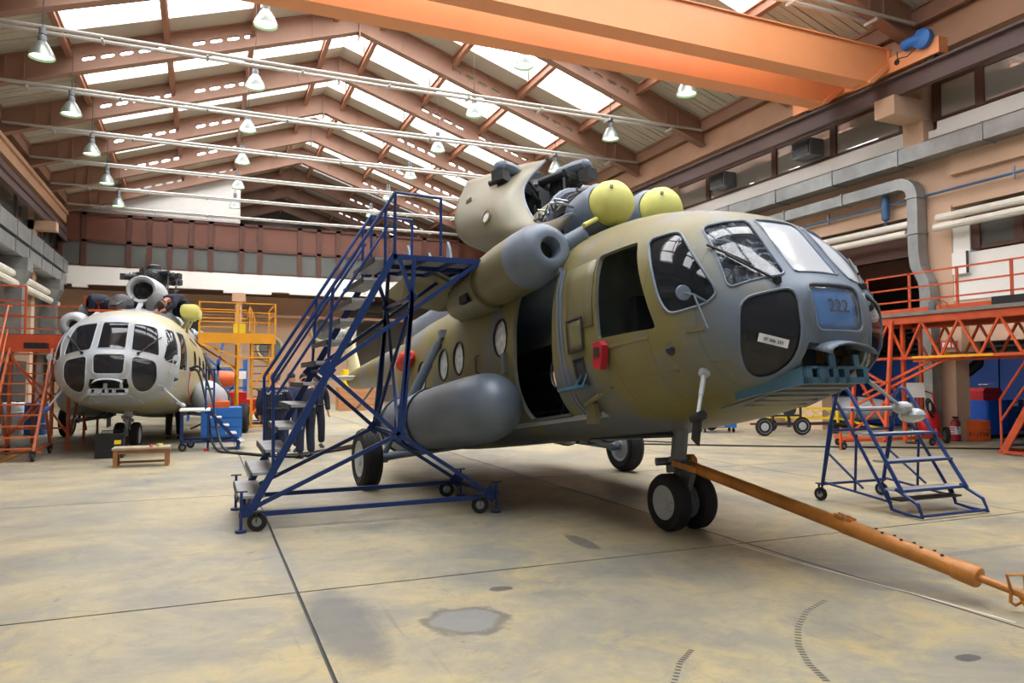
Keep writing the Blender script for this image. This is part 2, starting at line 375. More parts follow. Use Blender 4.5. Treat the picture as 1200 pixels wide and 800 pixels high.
for pix, w in (([(855,635),(940,660),(1080,698),(1190,729)], .010),):
    P = [at(x, y, 2, 0) for x, y in pix]; mb = MB()
    for a, b in zip(P[:-1], P[1:]):
        d = (b - a).normalized(); n = V(-d.y, d.x, 0)*w; z = V(0,0,.0005); mb.add([a - n + z, b - n*.6 + z, b + n*.6 + z, a + n + z], [(0,1,2,3)])
    mb.build('chalk_line', M_WHITE, floor, smooth=0)
yl = [at(0, 541, 2, 0), at(48, 518, 2, 0)]; n = V(.05, .02, 0)
MB().add([yl[0] - n + V(0,0,.0005), yl[0] + n + V(0,0,.0005), yl[1] + n + V(0,0,.0005), yl[1] - n + V(0,0,.0005)], [(0,1,2,3)]).build('yellow_line', M_YELLOW, floor, smooth=0)

# roof skin over everything, then what hangs under it as its pieces
ceil = MB()
for xa, xb in ((-9, XRIDGE), (XRIDGE, 19)):
    za, zb = ztop(xa) + .75, ztop(xb) + .75
    ceil.prism([(xa, -1, za), (xb, -1, zb), (xb, -1, zb + .1), (xa, -1, za + .1)], (0, 66, 0))
ceiling = struct(ceil.build('ceiling', M_DECK, smooth=0))
def slab_on_slope(x0, x1, y0, y1, dz, th):
    z0, z1 = ztop(x0) + dz, ztop(x1) + dz
    return MB().prism([(x0, y0, z0), (x1, y0, z1), (x1, y0, z1 + th), (x0, y0, z0 + th)], (0, y1 - y0, 0))
px_ = [-4.2, -1.4, 1.3, 4.1]
protos = []
for s in (0, 1):
    f = (lambda x: x) if s == 0 else mir
    for k in range(6):                                           # corrugated eave sheets
        y0 = Y0 + k * SP / 6; mb = MB()
        for q in range(3):
            mb2 = slab_on_slope(f(-7.6), f(-4.2), y0 + .012 + q*.24, y0 + q*.24 + .225, .02 if q % 2 else 0, .03); mb.add(mb2.v, mb2.f)
        protos.append(mb.build('roof_sheet', M_DECK, ceiling, smooth=0))
    edges = px_ + [XRIDGE]
    for ya, yb in ((Y0, Y0 + .95), (Y0 + 3.25, Y0 + SP)):
        protos.append(slab_on_slope(f(-4.15), f(XRIDGE), ya, yb, 0, .04).build('roof_sheet', M_DECK, ceiling, smooth=0))
    for k in range(4):
        a, b = edges[k] + .05, edges[k+1] - .04
        protos.append(slab_on_slope(f(a), f(b), Y0 + .9, Y0 + 3.3, .46, .03).build('skylight_pane', M_SKYPANE, ceiling, smooth=0))
        for ya in (Y0 + .91, Y0 + 3.25):
            protos.append(slab_on_slope(f(a), f(b), ya, ya + .04, 0, .46).build('skylight_curb', M_CURB, ceiling, smooth=0))
        if k == 0:
            protos.append(slab_on_slope(f(a - .06), f(a - .02), Y0 + .9, Y0 + 3.3, 0, .5).build('skylight_curb', M_CURB, ceiling, smooth=0))
    for x in px_:                                                # purlins: I sections between the rafters
        mb = MB(); X = f(x); z = ztop(x)
        mb.box(X - .09, X + .09, Y0, Y0 + SP, z - .07, z - .04); mb.box(X - .025, X + .025, Y0, Y0 + SP, z - .34, z - .06); mb.box(X - .09, X + .09, Y0, Y0 + SP, z - .37, z - .34)
        protos.append(mb.build('purlin', M_PURLIN, ceiling, smooth=0))
    X = f(-7.05); mb = MB(); mb.box(X - .12, X + .12, Y0, Y0 + SP, 10.75, 11.15); mb.box(X - .2, X + .2, Y0, Y0 + SP, 11.15, 11.22)
    protos.append(mb.build('eave_beam', M_TRUSS, ceiling, smooth=0))
for k in range(1, 13):
    for p in protos:
        c = piece(p, ceiling, (0, SP * k, 0))
        if k > 9 and p.name.startswith('skylight_pane'): c.material_slots[0].link = 'OBJECT'; c.material_slots[0].material = M_STOREFILL  # glowing panes over the store are added to brighten it

def rafter_mesh():
    mb = MB(); Y = 0.0; T = .06
    for s in (0, 1):
        f = (lambda x: x) if s == 0 else mir
        xs = [-3.95 + .54 * i for i in range(11)]
        def quadY(xa, xb, ea, eb):     # web strip between offsets ea..eb over the underside
            pa = [(f(xa), -T, zbot(xa) + ea), (f(xb), -T, zbot(xb) + ea), (f(xb), -T, zbot(xb) + eb), (f(xa), -T, zbot(xa) + eb)]
            mb.prism(pa, (0, 2*T, 0))
        quadY(-7.1, xs[0], 0, .85)
        quadY(xs[-1], XRIDGE, 0, .85)
        for i in range(10):
            if i == 5: quadY(xs[i], xs[i+1], 0, .85); continue
            xa, xb = xs[i], xs[i+1]; xm = (xa + xb)/2; hw, hh, zc = .19, .075, .42
            hole = [(xm + hw*cx, zc + hh*cz) for cx, cz in ((-.7,-1),(.7,-1),(1,-.5),(1,.5),(.7,1),(-.7,1),(-1,.5),(-1,-.5))]
            outer = [(xm-.13, 0), (xm+.13, 0), (xb, .2), (xb, .64), (xm+.13, .85), (xm-.13, .85), (xa, .64), (xa, .2)]
            P = lambda q, y: (f(q[0]), y, zbot(q[0]) + q[1])
            for j in range(8):
                j2 = (j+1) % 8
                for y in (-T, T): mb.add([P(outer[j], y), P(outer[j2], y), P(hole[j2], y), P(hole[j], y)], [(0,1,2,3)])
                mb.add([P(hole[j], -T), P(hole[j2], -T), P(hole[j2], T), P(hole[j], T)], [(0,1,2,3)])
            for cx, cz in ((xa, 0), (xb, 0), (xa, .85), (xb, .85)):
                sx = xm - .13 if cx == xa else xm + .13; e = .2 if cz == 0 else .64
                for y in (-T, T): mb.add([P((cx, cz), y), P((sx, cz), y), P((cx, e), y)], [(0,1,2)])
        for e in (0, .85):            # flanges
            pa = [(f(-7.1), -.17, zbot(-7.1) + e - .02), (f(XRIDGE), -.17, zbot(XRIDGE) + e - .02), (f(XRIDGE), -.17, zbot(XRIDGE) + e + .02), (f(-7.1), -.17, zbot(-7.1) + e + .02)]
            mb.prism(pa, (0, .34, 0))
        for x, w in ((-5.4, .02), (-5.9, .02), (3.3, .02)):       # stiffener plates
            mb.prism([(f(x-w), -.12, zbot(x)), (f(x+w), -.12, zbot(x)), (f(x+w), -.12, zbot(x) + .85), (f(x-w), -.12, zbot(x) + .85)], (0, .24, 0))
    mb.box(XRIDGE - .025, XRIDGE + .025, -.2, .2, zbot(XRIDGE) - .25, zbot(XRIDGE) + .85)
    return mb
raf = rafter_mesh().build('rafter', M_TRUSS, ceiling, smooth=0); raf.location.y = Y0
for k in range(1, 14): piece(raf, ceiling, (0, Y0 + SP * k, 0))
def tie_mesh():
    mb = MB()
    for dy in (-.17, .17): mb.path([(XL, dy, 10.72), (XRIDGE, dy, 10.70), (XR, dy, 10.78)], .055, 8)
    for i in range(9): mb.box(XL + 2.6*(i+.6) - .03, XL + 2.6*(i+.6) + .03, -.2, .2, 10.62, 10.70)
    return mb
tie = tie_mesh().build('tie_rod', M_TIE, ceiling); tie.location.y = Y0 + SP*2
for k in range(3, 11): piece(tie, ceiling, (0, Y0 + SP * k, 0))

# ------------------------------------------------------------------ right wall
wr = MB()
wr.box(17.5, 17.9, -6, 46, 5.95, 7.9)                       # tan band above the openings
wr.box(17.5, 17.9, 16.95, 46, 0, 6)                         # solid part beyond the open bay
wr.box(17.45, 17.95, 12.55, 13.3, 0, 6)                     # column
wr.box(17.5, 17.9, -6, 12.6, 2.5, 3.55)                     # lintel
wr.box(17.2, 17.9, 12.2, 12.75, 2.25, 2.95)                 # haunch under the lintel
wr.box(17.35, 17.5, -6, 12.5, 6.75, 7.3)                    # proud beam under the duct
wall_right = struct(wr.build('wall_right', M_TAN, smooth=0))
w2 = MB().box(17.48, 17.9, -6, 12.56, 3.55, 4.72).box(17.48, 17.9, 12.1, 12.56, 4.7, 5.6).box(17.5, 17.9, 13.7, 46, 7.85, 8.32).box(17.5, 17.9, -6, 12.9, 7.85, 8.32).box(17.5, 17.9, 12.9, 13.7, 7.85, 8.1)
w2.build('white_parapet', M_WHITE, wall_right, smooth=0)
MB().box(17.1, 17.6, -6, 46, 9.95, 11.05).box(16.95, 17.15, -6, 46, 10.75, 11.1).build('ring_beam', M_TANB, wall_right, smooth=0)
MB().box(17.3, 17.7, 13.15, 13.75, 7.8, 9.4).box(16.2, 17.7, 13.1, 13.7, 8.4, 8.9).build('corbel', M_TAN, wall_right, smooth=0)
MB().box(17.3, 17.7, 24.15, 24.75, 7.8, 9.4).box(16.2, 17.7, 24.1, 24.7, 8.4, 8.9).build('corbel', M_TAN, wall_right, smooth=0)
MB().box(17.9, 18.0, -6, 46, 5.9, 11.5).build('wall_backing', M_TAN, wall_right, smooth=0)
# crane runways
rr_ = MB().box(16.33, 16.5, -6, 44, 8.90, 9.36).box(16.2, 16.6, -6, 44, 9.32, 9.38); rr_.box(16.36, 16.42, -6, 44, 9.38, 9.46)
struct(rr_.build('trim_1', M_DARKBEAM, smooth=0))
rl_ = MB().box(-7.0, -6.88, -6, 44, 8.75, 9.12).box(-7.08, -6.8, -6, 44, 9.08, 9.14); rl_.box(-6.96, -6.9, -6, 44, 9.14, 9.44)
struct(rl_.build('trim_2', M_DARKBEAM, smooth=0))

def window_band(n, X, inward, ys, z0, z1, frame_mat=M_BROWN, glass=M_WINGLASS):
    """a row of panes in timber frames on a wall of constant X"""
    fr = MB(); s = inward
    ya, yb = min(ys), max(ys)
    fr.box(X - .05, X + .05, ya, yb, z0 - .07, z0 + .03).box(X - .05, X + .05, ya, yb, z1 - .05, z1 + .08)
    for y in ys: fr.box(X - .07, X + .07, y - .11, y + .11, z0 - .05, z1 + .05)
    w = struct(fr.build('window_%d' % n, frame_mat, smooth=0))
    for a, b in zip(ys[:-1], ys[1:]):
        lo, hi = min(a, b) + .11, max(a, b) - .11
        MB().box(X - .008, X + .008, lo, hi, z0, z1).build('pane', glass, w, smooth=0)
    return w
window_band(1, 17.55, -1, [13.9, 16.3, 18.8, 22.3, 25.2, 28.5, 32, 36, 40, 44], 8.36, 9.3, glass=M_WINGLARE)
window_band(2, 17.55, -1, [12.9, 11.75, 8.9, 6, 3], 8.36, 9.3, glass=M_WINGLARE)
window_band(3, 17.6, -1, [12.0, 10.95, 9.7, 8], 4.85, 5.62)
# offices behind the windows
MB().box(18.0, 21.5, -6, 46, 8.05, 8.1).box(21.5, 21.6, -6, 46, 8, 11).build('office_shell', M_TAN, wall_right, smooth=0)
MB().box(18.0, 19.6, -6, 12.4, 4.6, 4.65).box(19.6, 19.7, -6, 12.4, 4.6, 5.9).build('office_shell', M_DARKHALL, wall_right, smooth=0)
# side workshop behind the open bay
ws = MB().box(24, 24.2, -6, 30, 0, 6).box(17.9, 24, 29.8, 30, 0, 6).box(17.9, 24, -6, 30, 5.9, 6.0)
ws.build('workshop_shell', M_DARKHALL, wall_right, smooth=0)
for k in range(9):
    y = 9 + 1.6 * k
    MB().box(21.0, 21.06, y + .02, y + 1.57, .05, 2.15).build('blue_panel', M_BLUEWALL, wall_right, smooth=0)
for k in range(6):
    MB().box(20.9, 21.1, 8, 24, 2.3 + .18*k, 2.36 + .18*k).build('louvre', M_DKGREY, wall_right, smooth=0)
MB().box(18.4, 18.8, 13.4, 24, 4.6, 5.0).box(20.4, 20.8, 13.4, 24, 4.5, 4.95).build('joist', M_BROWN, wall_right, smooth=0)
struct(MB().box(17.62, 17.66, 13.32, 16.95, 4.9, 5.9).build('trim_3', M_BROWN, smooth=0))

# ------------------------------------------------------------------ left wall (the mirror hall side)
wl = MB().box(-8.0, -7.6, -6, 46, 5.95, 8.0).box(-8.0, -7.6, -6, 46, 2.9, 3.4)
for y in (16.3, 27.3, 38.3): wl.box(-7.9, -7.3, y, y + .65, 0, 9.4)
for y in (16.3, 27.3, 38.3): wl.box(-7.6, -6.45, y, y + .6, 8.3, 8.72)
wall_left = struct(wl.build('wall_left', M_TAN, smooth=0))
MB().box(-7.5, -6.95, -6, 44, 9.72, 10.2).box(-7.1, -6.85, -6, 44, 10.15, 10.32).build('ring_beam', M_TANB, wall_left, smooth=0)
MB().box(-8.3, -8.2, -6, 64, 0, 11.5).build('wall_backing', M_DARKHALL, wall_left, smooth=0)
window_band(4, -7.55, 1, [20, 23, 26, 29, 31.5, 33.1, 36, 38.5, 41, 43.8], 8.1, 9.5)

# ------------------------------------------------------------------ back wall with its mezzanine
wb = MB().box(-8, 8.2, 46.4, 46.8, 0, 6.5).box(16, 24, 46.4, 46.8, 0, 6.5)
wall_back = struct(wb.build('wall_back', M_TAN, smooth=0))
MB().box(-8, 24, 43.95, 44.35, 6.55, 7.52).box(-6.6, -5.9, 43.94, 44.35, 6.38, 6.6).box(.8, 3.4, 43.94, 44.35, 6.4, 6.6).box(4.4, 8.4, 43.94, 44.35, 6.46, 6.6).build('white_parapet', M_WHITE, wall_back, smooth=0)
MB().box(-8, 24, 44.3, 46.5, 6.5, 6.56).build('soffit', M_BROWN, wall_back, smooth=0)
MB().box(-8, 24, 47.6, 47.8, 7.4, 10.4).box(-8, 24, 44.2, 47.8, 10.3, 10.4).box(-8, 24, 44.3, 47.8, 7.3, 7.35).build('office_shell', M_TANB, wall_back, smooth=0)
mx_ = [77, 98, 151, 175, 199, 224, 247, 283, 304.5, 351, 373.5, 396, 438, 458, 497, 540, 580, 640, 700, 760]
mX = [at(p, 300, 1, 44.0).x for p in mx_]; mX[0] = -7.2
fr = MB().box(-7.3, mX[-1], 43.95, 44.1, 7.5, 7.6).box(-7.3, mX[-1], 43.93, 44.1, 8.8, 8.95).box(-7.3, mX[-1], 43.93, 44.1, 10.25, 10.4)
for x in mX: fr.box(x - .13, x + .13, 43.93, 44.12, 7.5, 10.4)
w5 = struct(fr.build('window_5', M_BROWN, smooth=0))
for a, b in zip(mX[:-1], mX[1:]):
    MB().box(a + .13, b - .13, 44.0, 44.02, 7.6, 8.8).build('pane', M_WINGLASS, w5, smooth=0)
    MB().box(a + .13, b - .13, 44.0, 44.05, 8.95, 10.25).build('panel', M_PANEL, w5, smooth=0)
x = at(484, 315, 1, 44).x
MB().prism([(-8, 44.3, 10.4), (at(282, 240, 1, 44).x, 44.3, 10.4), (at(282, 240, 1, 44).x, 44.3, 13.4), (-3.2, 44.3, 11.9), (-8, 44.3, 10.4 + .3)], (0, .1, 0)).build('board_wall', pbr('off_white_board', (206,204,200), .8, var=.08, scale=.8), wall_back, smooth=0)
# dark store behind the opening in the gable
MB().box(-8, 24, 58, 58.2, 7, 17).box(-8, 24, 44.4, 58, 10.38, 10.42).build('store_shell', M_DARKHALL, wall_back, smooth=0)
for i in range(7): MB().box(-6.5 + i*.9, -5.75 + i*.9, 46.2, 46.38, .1, 5.3).build('shutter_slat', M_DKGREY, wall_back, smooth=0)
MB().box(at(280, 342, 1, 43.9).x - .18, at(280, 342, 1, 43.9).x + .18, 43.8, 44.2, 0, 6.4).box(at(280, 342, 1, 43.9).x - .36, at(280, 342, 1, 43.9).x + .36, 43.7, 44.3, 5.9, 6.4).build('column', M_TANB, wall_back, smooth=0)
MB().box(-2.2, 14, 45.6, 46.3, 5.2, 5.35).build('beam', M_TANB, wall_back, smooth=0)
MB().box(8.2, 16, 49, 49.2, 0, 6.5).build('bay_shell', M_DARKHALL, wall_back, smooth=0)
for i in range(8): MB().box(8.4, 15.8, 48.5, 48.56, 4.2 + .25*i, 4.3 + .25*i).build('louvre', M_GREYM, wall_back, smooth=0)
MB().box(8.25, 8.75, 46.3, 46.5, 0, 5.0).build('white_pilaster', M_WHITE, wall_back, smooth=0)
for n, (px, py, r) in enumerate(((378, 386, .72), (316, 408, .72))):
    c = at(px, py, 1, 46.3)
    v = thing('round_vent', ['round wall vent at mid height on the tan back wall, left of the blue stairs', 'round wall vent low on the tan back wall behind the yellow scaffold'][n], 'vent', c)
    MB().torus(c, (0,1,0), r, .09, 28, 8).build('rim', M_CREAM, v)
    MB().lathe([(r, 0), (r*.9, .05), (r*.3, .06), (.12, -.05)], c, (0,1,0), 28).build('duct_mouth', M_GREYM, v)
# ================================================================== SERVICES on the walls and roof
# galvanised ducts in segments
def duct(name, label, segs, d=(.5,.38), mat=M_GALV):
    t = thing(name, label, 'duct', segs[0][0])
    for p, q in segs:
        mb = MB(); mb.bar(p, q, d[0], d[1]); p, q = Vector(p), Vector(q); u = (q - p).normalized()
        mb.bar(p - u*.02, p + u*.02, d[0] + .06, d[1] + .06)
        mb.build('duct_segment', mat, t, smooth=0)
    return t
ys = [3.0, 6.2, 9.4, 11.3, 13.6, 15.8, 18.1, 20.4, 22.7, 26, 29.5, 33, 37]
duct('air_duct', 'long grey rectangular air duct under the upper windows of the right wall', [((17.15, a, 7.45), (17.15, b, 7.45)) for a, b in zip(ys[:-1], ys[1:])], (.55, .40))
t = duct('air_duct', 'grey air duct with an elbow and downpipe beside the tan column', [((17.2, b, 6.78), (17.2, a, 6.78)) for a, b in ((13.75, 15.6), (15.6, 17.9), (17.9, 20.5))], (.34, .3))
el = [V(17.2, 13.75 - .42*math.sin(k*PI/10), 6.78 - .42*(1 - math.cos(k*PI/10))) for k in range(6)]
mb = MB(); rings = []
for k, p in enumerate(el):
    an = k*PI/10; n = V(0, math.sin(an + PI/2)*0 + math.sin(PI/2)*0, 0); nd = V(0, -math.sin(an), math.cos(an)) if False else V(0, math.sin(an)*-1, math.cos(an))
    rings.append([p + V(-.17, 0, 0) + nd*.15, p + V(.17, 0, 0) + nd*.15, p + V(.17, 0, 0) - nd*.15, p + V(-.17, 0, 0) - nd*.15])
mb.loft(rings).build('elbow', M_GALV, t, smooth=60)
zs = [6.36, 5.4, 4.9]
for a, b in zip(zs[:-1], zs[1:]): MB().box(17.03, 17.37, 13.18, 13.48, b, a).box(17.0, 17.4, 13.15, 13.51, a - .04, a).build('duct_segment', M_GALV, t, smooth=0)
mb = MB(); rings = []
for z, dy in ((4.9, 0), (4.5, -.05), (4.1, -.26), (3.8, -.30), (3.3, -.30)):
    rings.append([(17.03, 13.18 + dy, z), (17.37, 13.18 + dy, z), (17.37, 13.48 + dy, z), (17.03, 13.48 + dy, z)])
mb.loft(rings).build('duct_offset', M_GALV, t, smooth=0)
MB().box(17.03, 17.37, 12.88, 13.18, .15, 3.3).box(17.0, 17.4, 12.85, 13.21, 1.95, 2.0).build('duct_segment', M_GALV, t, smooth=0)
ys = [9, 14, 18, 21.5, 24.6, 27.4, 30, 32.6, 35, 37.4, 39.8, 42.2, 43.6]
duct('air_duct', 'upper grey air duct along the left wall below the windows', [((-7.05, a, 7.32), (-7.05, b, 7.32)) for a, b in zip(ys[:-1], ys[1:])], (.6, .62))
t = duct('air_duct', 'lower grey air duct along the left wall with drop legs', [((-7.15, a, 6.65), (-7.15, b, 6.65)) for a, b in zip(ys[:-1], ys[1:])], (.7, .5))
for y in (34.5, 41.5):
    rings = [[(-7.15 + sx*w, y + sy*w, z) for sx, sy in ((-1,-1),(1,-1),(1,1),(-1,1))] for z, w in ((6.4, .5), (5.9, .5), (5.4, .3), (2.8, .3))]
    MB().loft(rings).build('drop_leg', M_GALV, t, smooth=0)
def pipe(name, label, pts, r, mat, cat='pipe', clamps=()):
    t = thing(name, label, cat, pts[0]); MB().path(pts, r, 10).build('pipe_run', mat, t)
    for c in clamps: MB().obox(c, (.05, .05, r*2 + .25)).build('hanger', M_STEEL, t, smooth=0)
    return t
pipe('white_pipe', 'upper of two white pipes running along the right wall', [(17.2, 43, 5.68), (17.2, 13.55, 5.68)], .095, M_STEELPIPE)
pipe('white_pipe', 'lower of two white pipes running along the right wall', [(17.1, 43, 5.42), (17.1, 13.55, 5.42)], .095, M_STEELPIPE)
pipe('white_pipe', 'upper white pipe right of the tan column on the right wall', [(17.2, 12.75, 5.68), (17.2, 2, 5.68)], .10, M_STEELPIPE)
pipe('white_pipe', 'lower white pipe right of the tan column above the window', [(17.1, 12.75, 5.42), (17.1, 2, 5.42)], .10, M_STEELPIPE)
pipe('blue_pipe', 'thin blue pipe along the tan right wall', [(17.35, 2, 6.45), (17.35, 12.7, 6.38), (17.35, 30, 6.3)], .035, M_BLUEPIPE, 'pipe', [(17.35, y, 6.4) for y in (10.9, 16.4, 20)])
t = thing('pressure_vessel', 'small blue cylinder on the blue pipe beside the duct elbow', 'vessel', (17.3, 14.35, 6.1))
MB().lathe([(.03, -.38), (.10, -.33), (.11, -.25), (.11, .25), (.10, .33), (.03, .37)], (17.3, 14.35, 6.3), (0,0,1), 14).build('body', M_BLUEPIPE, t)
MB().path([(17.3, 14.35, 5.95), (17.3, 14.35, 5.8), (17.3, 14.6, 5.72)], .04, 8).build('outlet', M_BLUEPIPE, t)
pipe('white_pipe', 'upper white pipe running along the left wall', [(-7.2, 12, 5.75), (-7.2, 43, 5.75)], .16, M_STEELPIPE)
pipe('white_pipe', 'lower white pipe running along the left wall', [(-7.1, 12, 5.35), (-7.1, 43, 5.35)], .16, M_STEELPIPE)
pipe('grey_pipe', 'thin grey pipe above the white pipes on the left wall', [(-7.45, 12, 6.18), (-7.45, 43, 6.18)], .05, M_GREYM)
for n, (y, z) in enumerate(((17.05, 8.72), (21.1, 8.75))):
    t = thing('air_conditioner', ['grey window air conditioner under the crane runway, nearer one', 'grey window air conditioner far along the upper windows'][n], 'air conditioner', (17.2, y, z - .25))
    MB().box(16.95, 17.5, y - .38, y + .38, z - .26, z + .26).build('housing', M_GREYM, t, smooth=0)
    MB().box(16.93, 16.95, y - .33, y + .33, z - .2, z + .2).build('grille', M_DKGREY, t, smooth=0)
    for k in range(7): MB().box(16.915, 16.93, y - .31, y + .31, z - .19 + .06*k, z - .165 + .06*k).build('louvre', M_GREYM, t, smooth=0)
t = thing('wall_box', 'small grey junction box on the white parapet', 'box', (17.4, 12.3, 4.4)); MB().box(17.36, 17.48, 12.1, 12.5, 4.2, 4.75).build('housing', M_WHITE, t, smooth=0); MB().box(17.34, 17.36, 12.06, 12.12, 4.2, 4.75).build('cover_edge', M_DKGREY, t, smooth=0)
t = thing('fire_sign', 'red fire equipment sign on the tan column haunch', 'sign', (17.19, 12.5, 2.3))
MB().box(17.17, 17.195, 12.3, 12.72, 2.33, 2.52).build('plate', M_RED, t, smooth=0)
for k in range(3): MB().box(17.16, 17.172, 12.34 + .13*k, 12.42 + .13*k, 2.36, 2.49).build('pictogram', M_PAPER, t, smooth=0)
t = thing('wall_phone', 'yellow call box on the edge of the tan column', 'call box', (17.4, 13.0, 2.2)); MB().box(17.36, 17.46, 12.66, 12.8, 2.2, 2.55).build('case', M_YELLOWB, t, smooth=0); MB().box(17.33, 17.36, 12.68, 12.78, 2.3, 2.42).build('keypad', M_BLACK, t, smooth=0)
# ------------------------------------------------------------------ travelling crane
t = thing('bridge_crane', 'orange overhead travelling crane spanning the hall', 'crane', (16.4, 14.2, 9.44))
def girder(y0, y1):
    mb = MB(); rings = []
    for x, zl in ((-7.0, 9.78), (-6.4, 9.2), (15.6, 9.18), (16.3, 9.72)):
        rings.append([(x, y0, zl), (x, y1, zl), (x, y1, 10.12), (x, y0, 10.12)])
    mb.loft(rings)
    mb.box(-7.0, 16.35, y0 - .05, y1 + .05, 10.12, 10.15)
    mb.prism([(16.3, y0 - .06, 10.12), (16.3, y0 - .06, 9.7), (15.62, y0 - .06, 9.14), (15.5, y0 - .06, 9.14), (15.5, y0 - .06, 9.2), (16.2, y0 - .06, 9.74), (16.2, y0 - .06, 10.12)], (0, y1 - y0 + .12, 0))
    return mb
girder(13.28, 13.8).build('girder', M_CRANE, t, smooth=0); girder(14.75, 15.28).build('girder', M_CRANE, t, smooth=0)
for X in (16.38, -6.93):
    et = MB().box(X - .16, X + .16, 11.85, 16.6, 9.5, 9.9).build('end_truck', M_CRANE, t, smooth=0)
    for y in (12.15, 16.2): MB().lathe([(.2, -.08), (.2, .08)], (X, y, 9.62), (1,0,0), 18).build('wheel', M_DKGREY, et)
    MB().lathe([(.075, 0), (.075, .02)], (X - .16, 13.0, 9.7), (-1,0,0), 12).build('hole_rim', M_DARK, et)
m = MB().lathe([(.11, -.36), (.14, -.3), (.14, .1), (.11, .14)], (16.12, 12.6, 9.98), (0,1,0), 14).build('drive_motor', M_BLUEL, t)
MB().lathe([(.2, -.12), (.24, -.06), (.24, .1), (.16, .14)], (16.16, 12.2, 9.95), (-1,0,0), 18).build('gearbox', M_BLUEL, m)
MB().path([(16.1, 12.9, 9.9), (16.05, 12.85, 9.7), (16.08, 12.6, 9.66), (16.15, 12.4, 9.8)], .015, 5).build('motor_cable', M_BLACK, t)
# ------------------------------------------------------------------ high bay lamps
def lamp(x, y, z, label):
    t = thing('high_bay_lamp', label, 'lamp', (x, y, z), group='high bay lamps under the roof')
    s = MB(); prof = [(.31, 0), (.30, .05), (.24, .2), (.15, .36), (.10, .42)]
    s.lathe(prof, (x, y, z), (0,0,1), 18, cap=False); s.lathe([(r*.96, q) for r, q in prof], (x, y, z), (0,0,1), 18, cap=False)
    s.build('reflector', M_REFL, t)
    MB().lathe([(.10, .42), (.10, .55), (.07, .6), (.09, .62), (.09, .78), (.03, .8)], (x, y, z), (0,0,1), 12).build('ballast', M_GREYM, t)
    MB().lathe([(.02, .03), (.27, .06), (.22, .17), (.1, .3)], (x, y, z), (0,0,1), 14).build('bulb', M_BULB, t)
    MB().tube((x, y, z + .8), (x, y, ztop(x) - .1), .012, 5).build('hanging_cable', M_BLACK, t)
    return t
rows = [('nearest the left wall', -4.05, 9.8, [21.5 + 4.4*k for k in range(5)]), ('left of the roof ridge', 1.25, 10.75, [19.5 + 4.4*k for k in range(6)]),
        ('right of the roof ridge', 8.6, 10.9, [19.5 + 4.4*k for k in range(6)]), ('nearest the right wall', 13.0, 10.0, [17.5 + 4.4*k for k in range(5)])]
first = None
for where, x, z, ys in rows:
    for k, y in enumerate(ys):
        lab = '%s bell lamp from the front in the row %s' % (ORD[k], where)
        if first is None: first = lamp(x, y, z, lab)
        else:
            d = dup(first, (x, y, z), None, lab)
            for c in d.children:
                if c.name.startswith('hanging_cable'):
                    c.scale.z = 1; h = ztop(x) - .1 - (z + .8); h0 = ztop(-4.05) - .1 - (9.8 + .8); c.scale.z = h / h0; c.location.z = .8 * (1 - h / h0)
# ================================================================== HELICOPTERS
# a, half width, z bottom, z top, z of widest, exponent
ST=[(6.54,.02,1.31,1.37,1.34,2.0,2.0),(6.525,.22,1.16,1.54,1.34,2.0,2.0),(6.48,.42,1.03,1.62,1.34,2.1,2.1),(6.40,.64,.91,1.69,1.33,2.15,2.15),(6.28,.83,.83,1.84,1.34,2.2,2.25),(6.13,.97,.76,2.07,1.37,2.25,2.4),
(6.0,1.06,.72,2.26,1.40,2.3,2.5),(5.85,1.12,.68,2.39,1.43,2.35,2.6),(5.6,1.17,.63,2.52,1.47,2.45,2.7),(5.2,1.22,.57,2.66,1.52,2.5,2.8),(4.7,1.245,.53,2.77,1.57,2.55,2.9),(4.2,1.25,.51,2.82,1.6,2.6,3.0),(3.4,1.25,.50,2.85,1.6,2.6,3.0),
(-0.8,1.25,.50,2.85,1.6,2.6,3.0),(-1.4,1.22,.60,2.85,1.65,2.5,2.8),(-2.0,1.14,.92,2.85,1.8,2.4,2.5),(-2.6,1.0,1.32,2.85,2.0,2.3,2.3),(-3.2,.82,1.70,2.86,2.2,2.2,2.2),(-3.8,.64,1.97,2.88,2.35,2.1,2.1),(-4.4,.53,2.12,2.92,2.5,2.0,2.0),
(-6.0,.45,2.20,2.96,2.57,2.0,2.0),(-8.0,.35,2.33,2.98,2.65,2.0,2.0),(-9.3,.28,2.43,2.98,2.7,2.0,2.0),(-9.9,.18,2.55,2.95,2.75,2.0,2.0),(-10.05,.03,2.7,2.8,2.75,2.0,2.0)]
def sec(a):
    S=ST
    if a>=S[0][0]: return S[0][1:]
    if a<=S[-1][0]: return S[-1][1:]
    for i in range(len(S)-1):
        if S[i][0]>=a>=S[i+1][0]:
            t=(S[i][0]-a)/(S[i][0]-S[i+1][0])
            # monotone-ish hermite
            out=[]
            for k in range(1,7):
                d=(S[i+1][k]-S[i][k])/(S[i][0]-S[i+1][0])
                def sl(j):
                    if j<=0 or j>=len(S)-1: return None
                    d0=(S[j][k]-S[j-1][k])/(S[j-1][0]-S[j][0]);d1=(S[j+1][k]-S[j][k])/(S[j][0]-S[j+1][0])
                    if d0*d1<=0: return 0
                    return 2*d0*d1/(d0+d1)
                m0=sl(i);m1=sl(i+1);L=S[i][0]-S[i+1][0]
                m0=d if m0 is None else m0; m1=d if m1 is None else m1
                h00=2*t**3-3*t*t+1;h10=t**3-2*t*t+t;h01=-2*t**3+3*t*t;h11=t**3-t*t
                out.append(h00*S[i][k]+h10*L*m0+h01*S[i+1][k]+h11*L*m1)
            return out
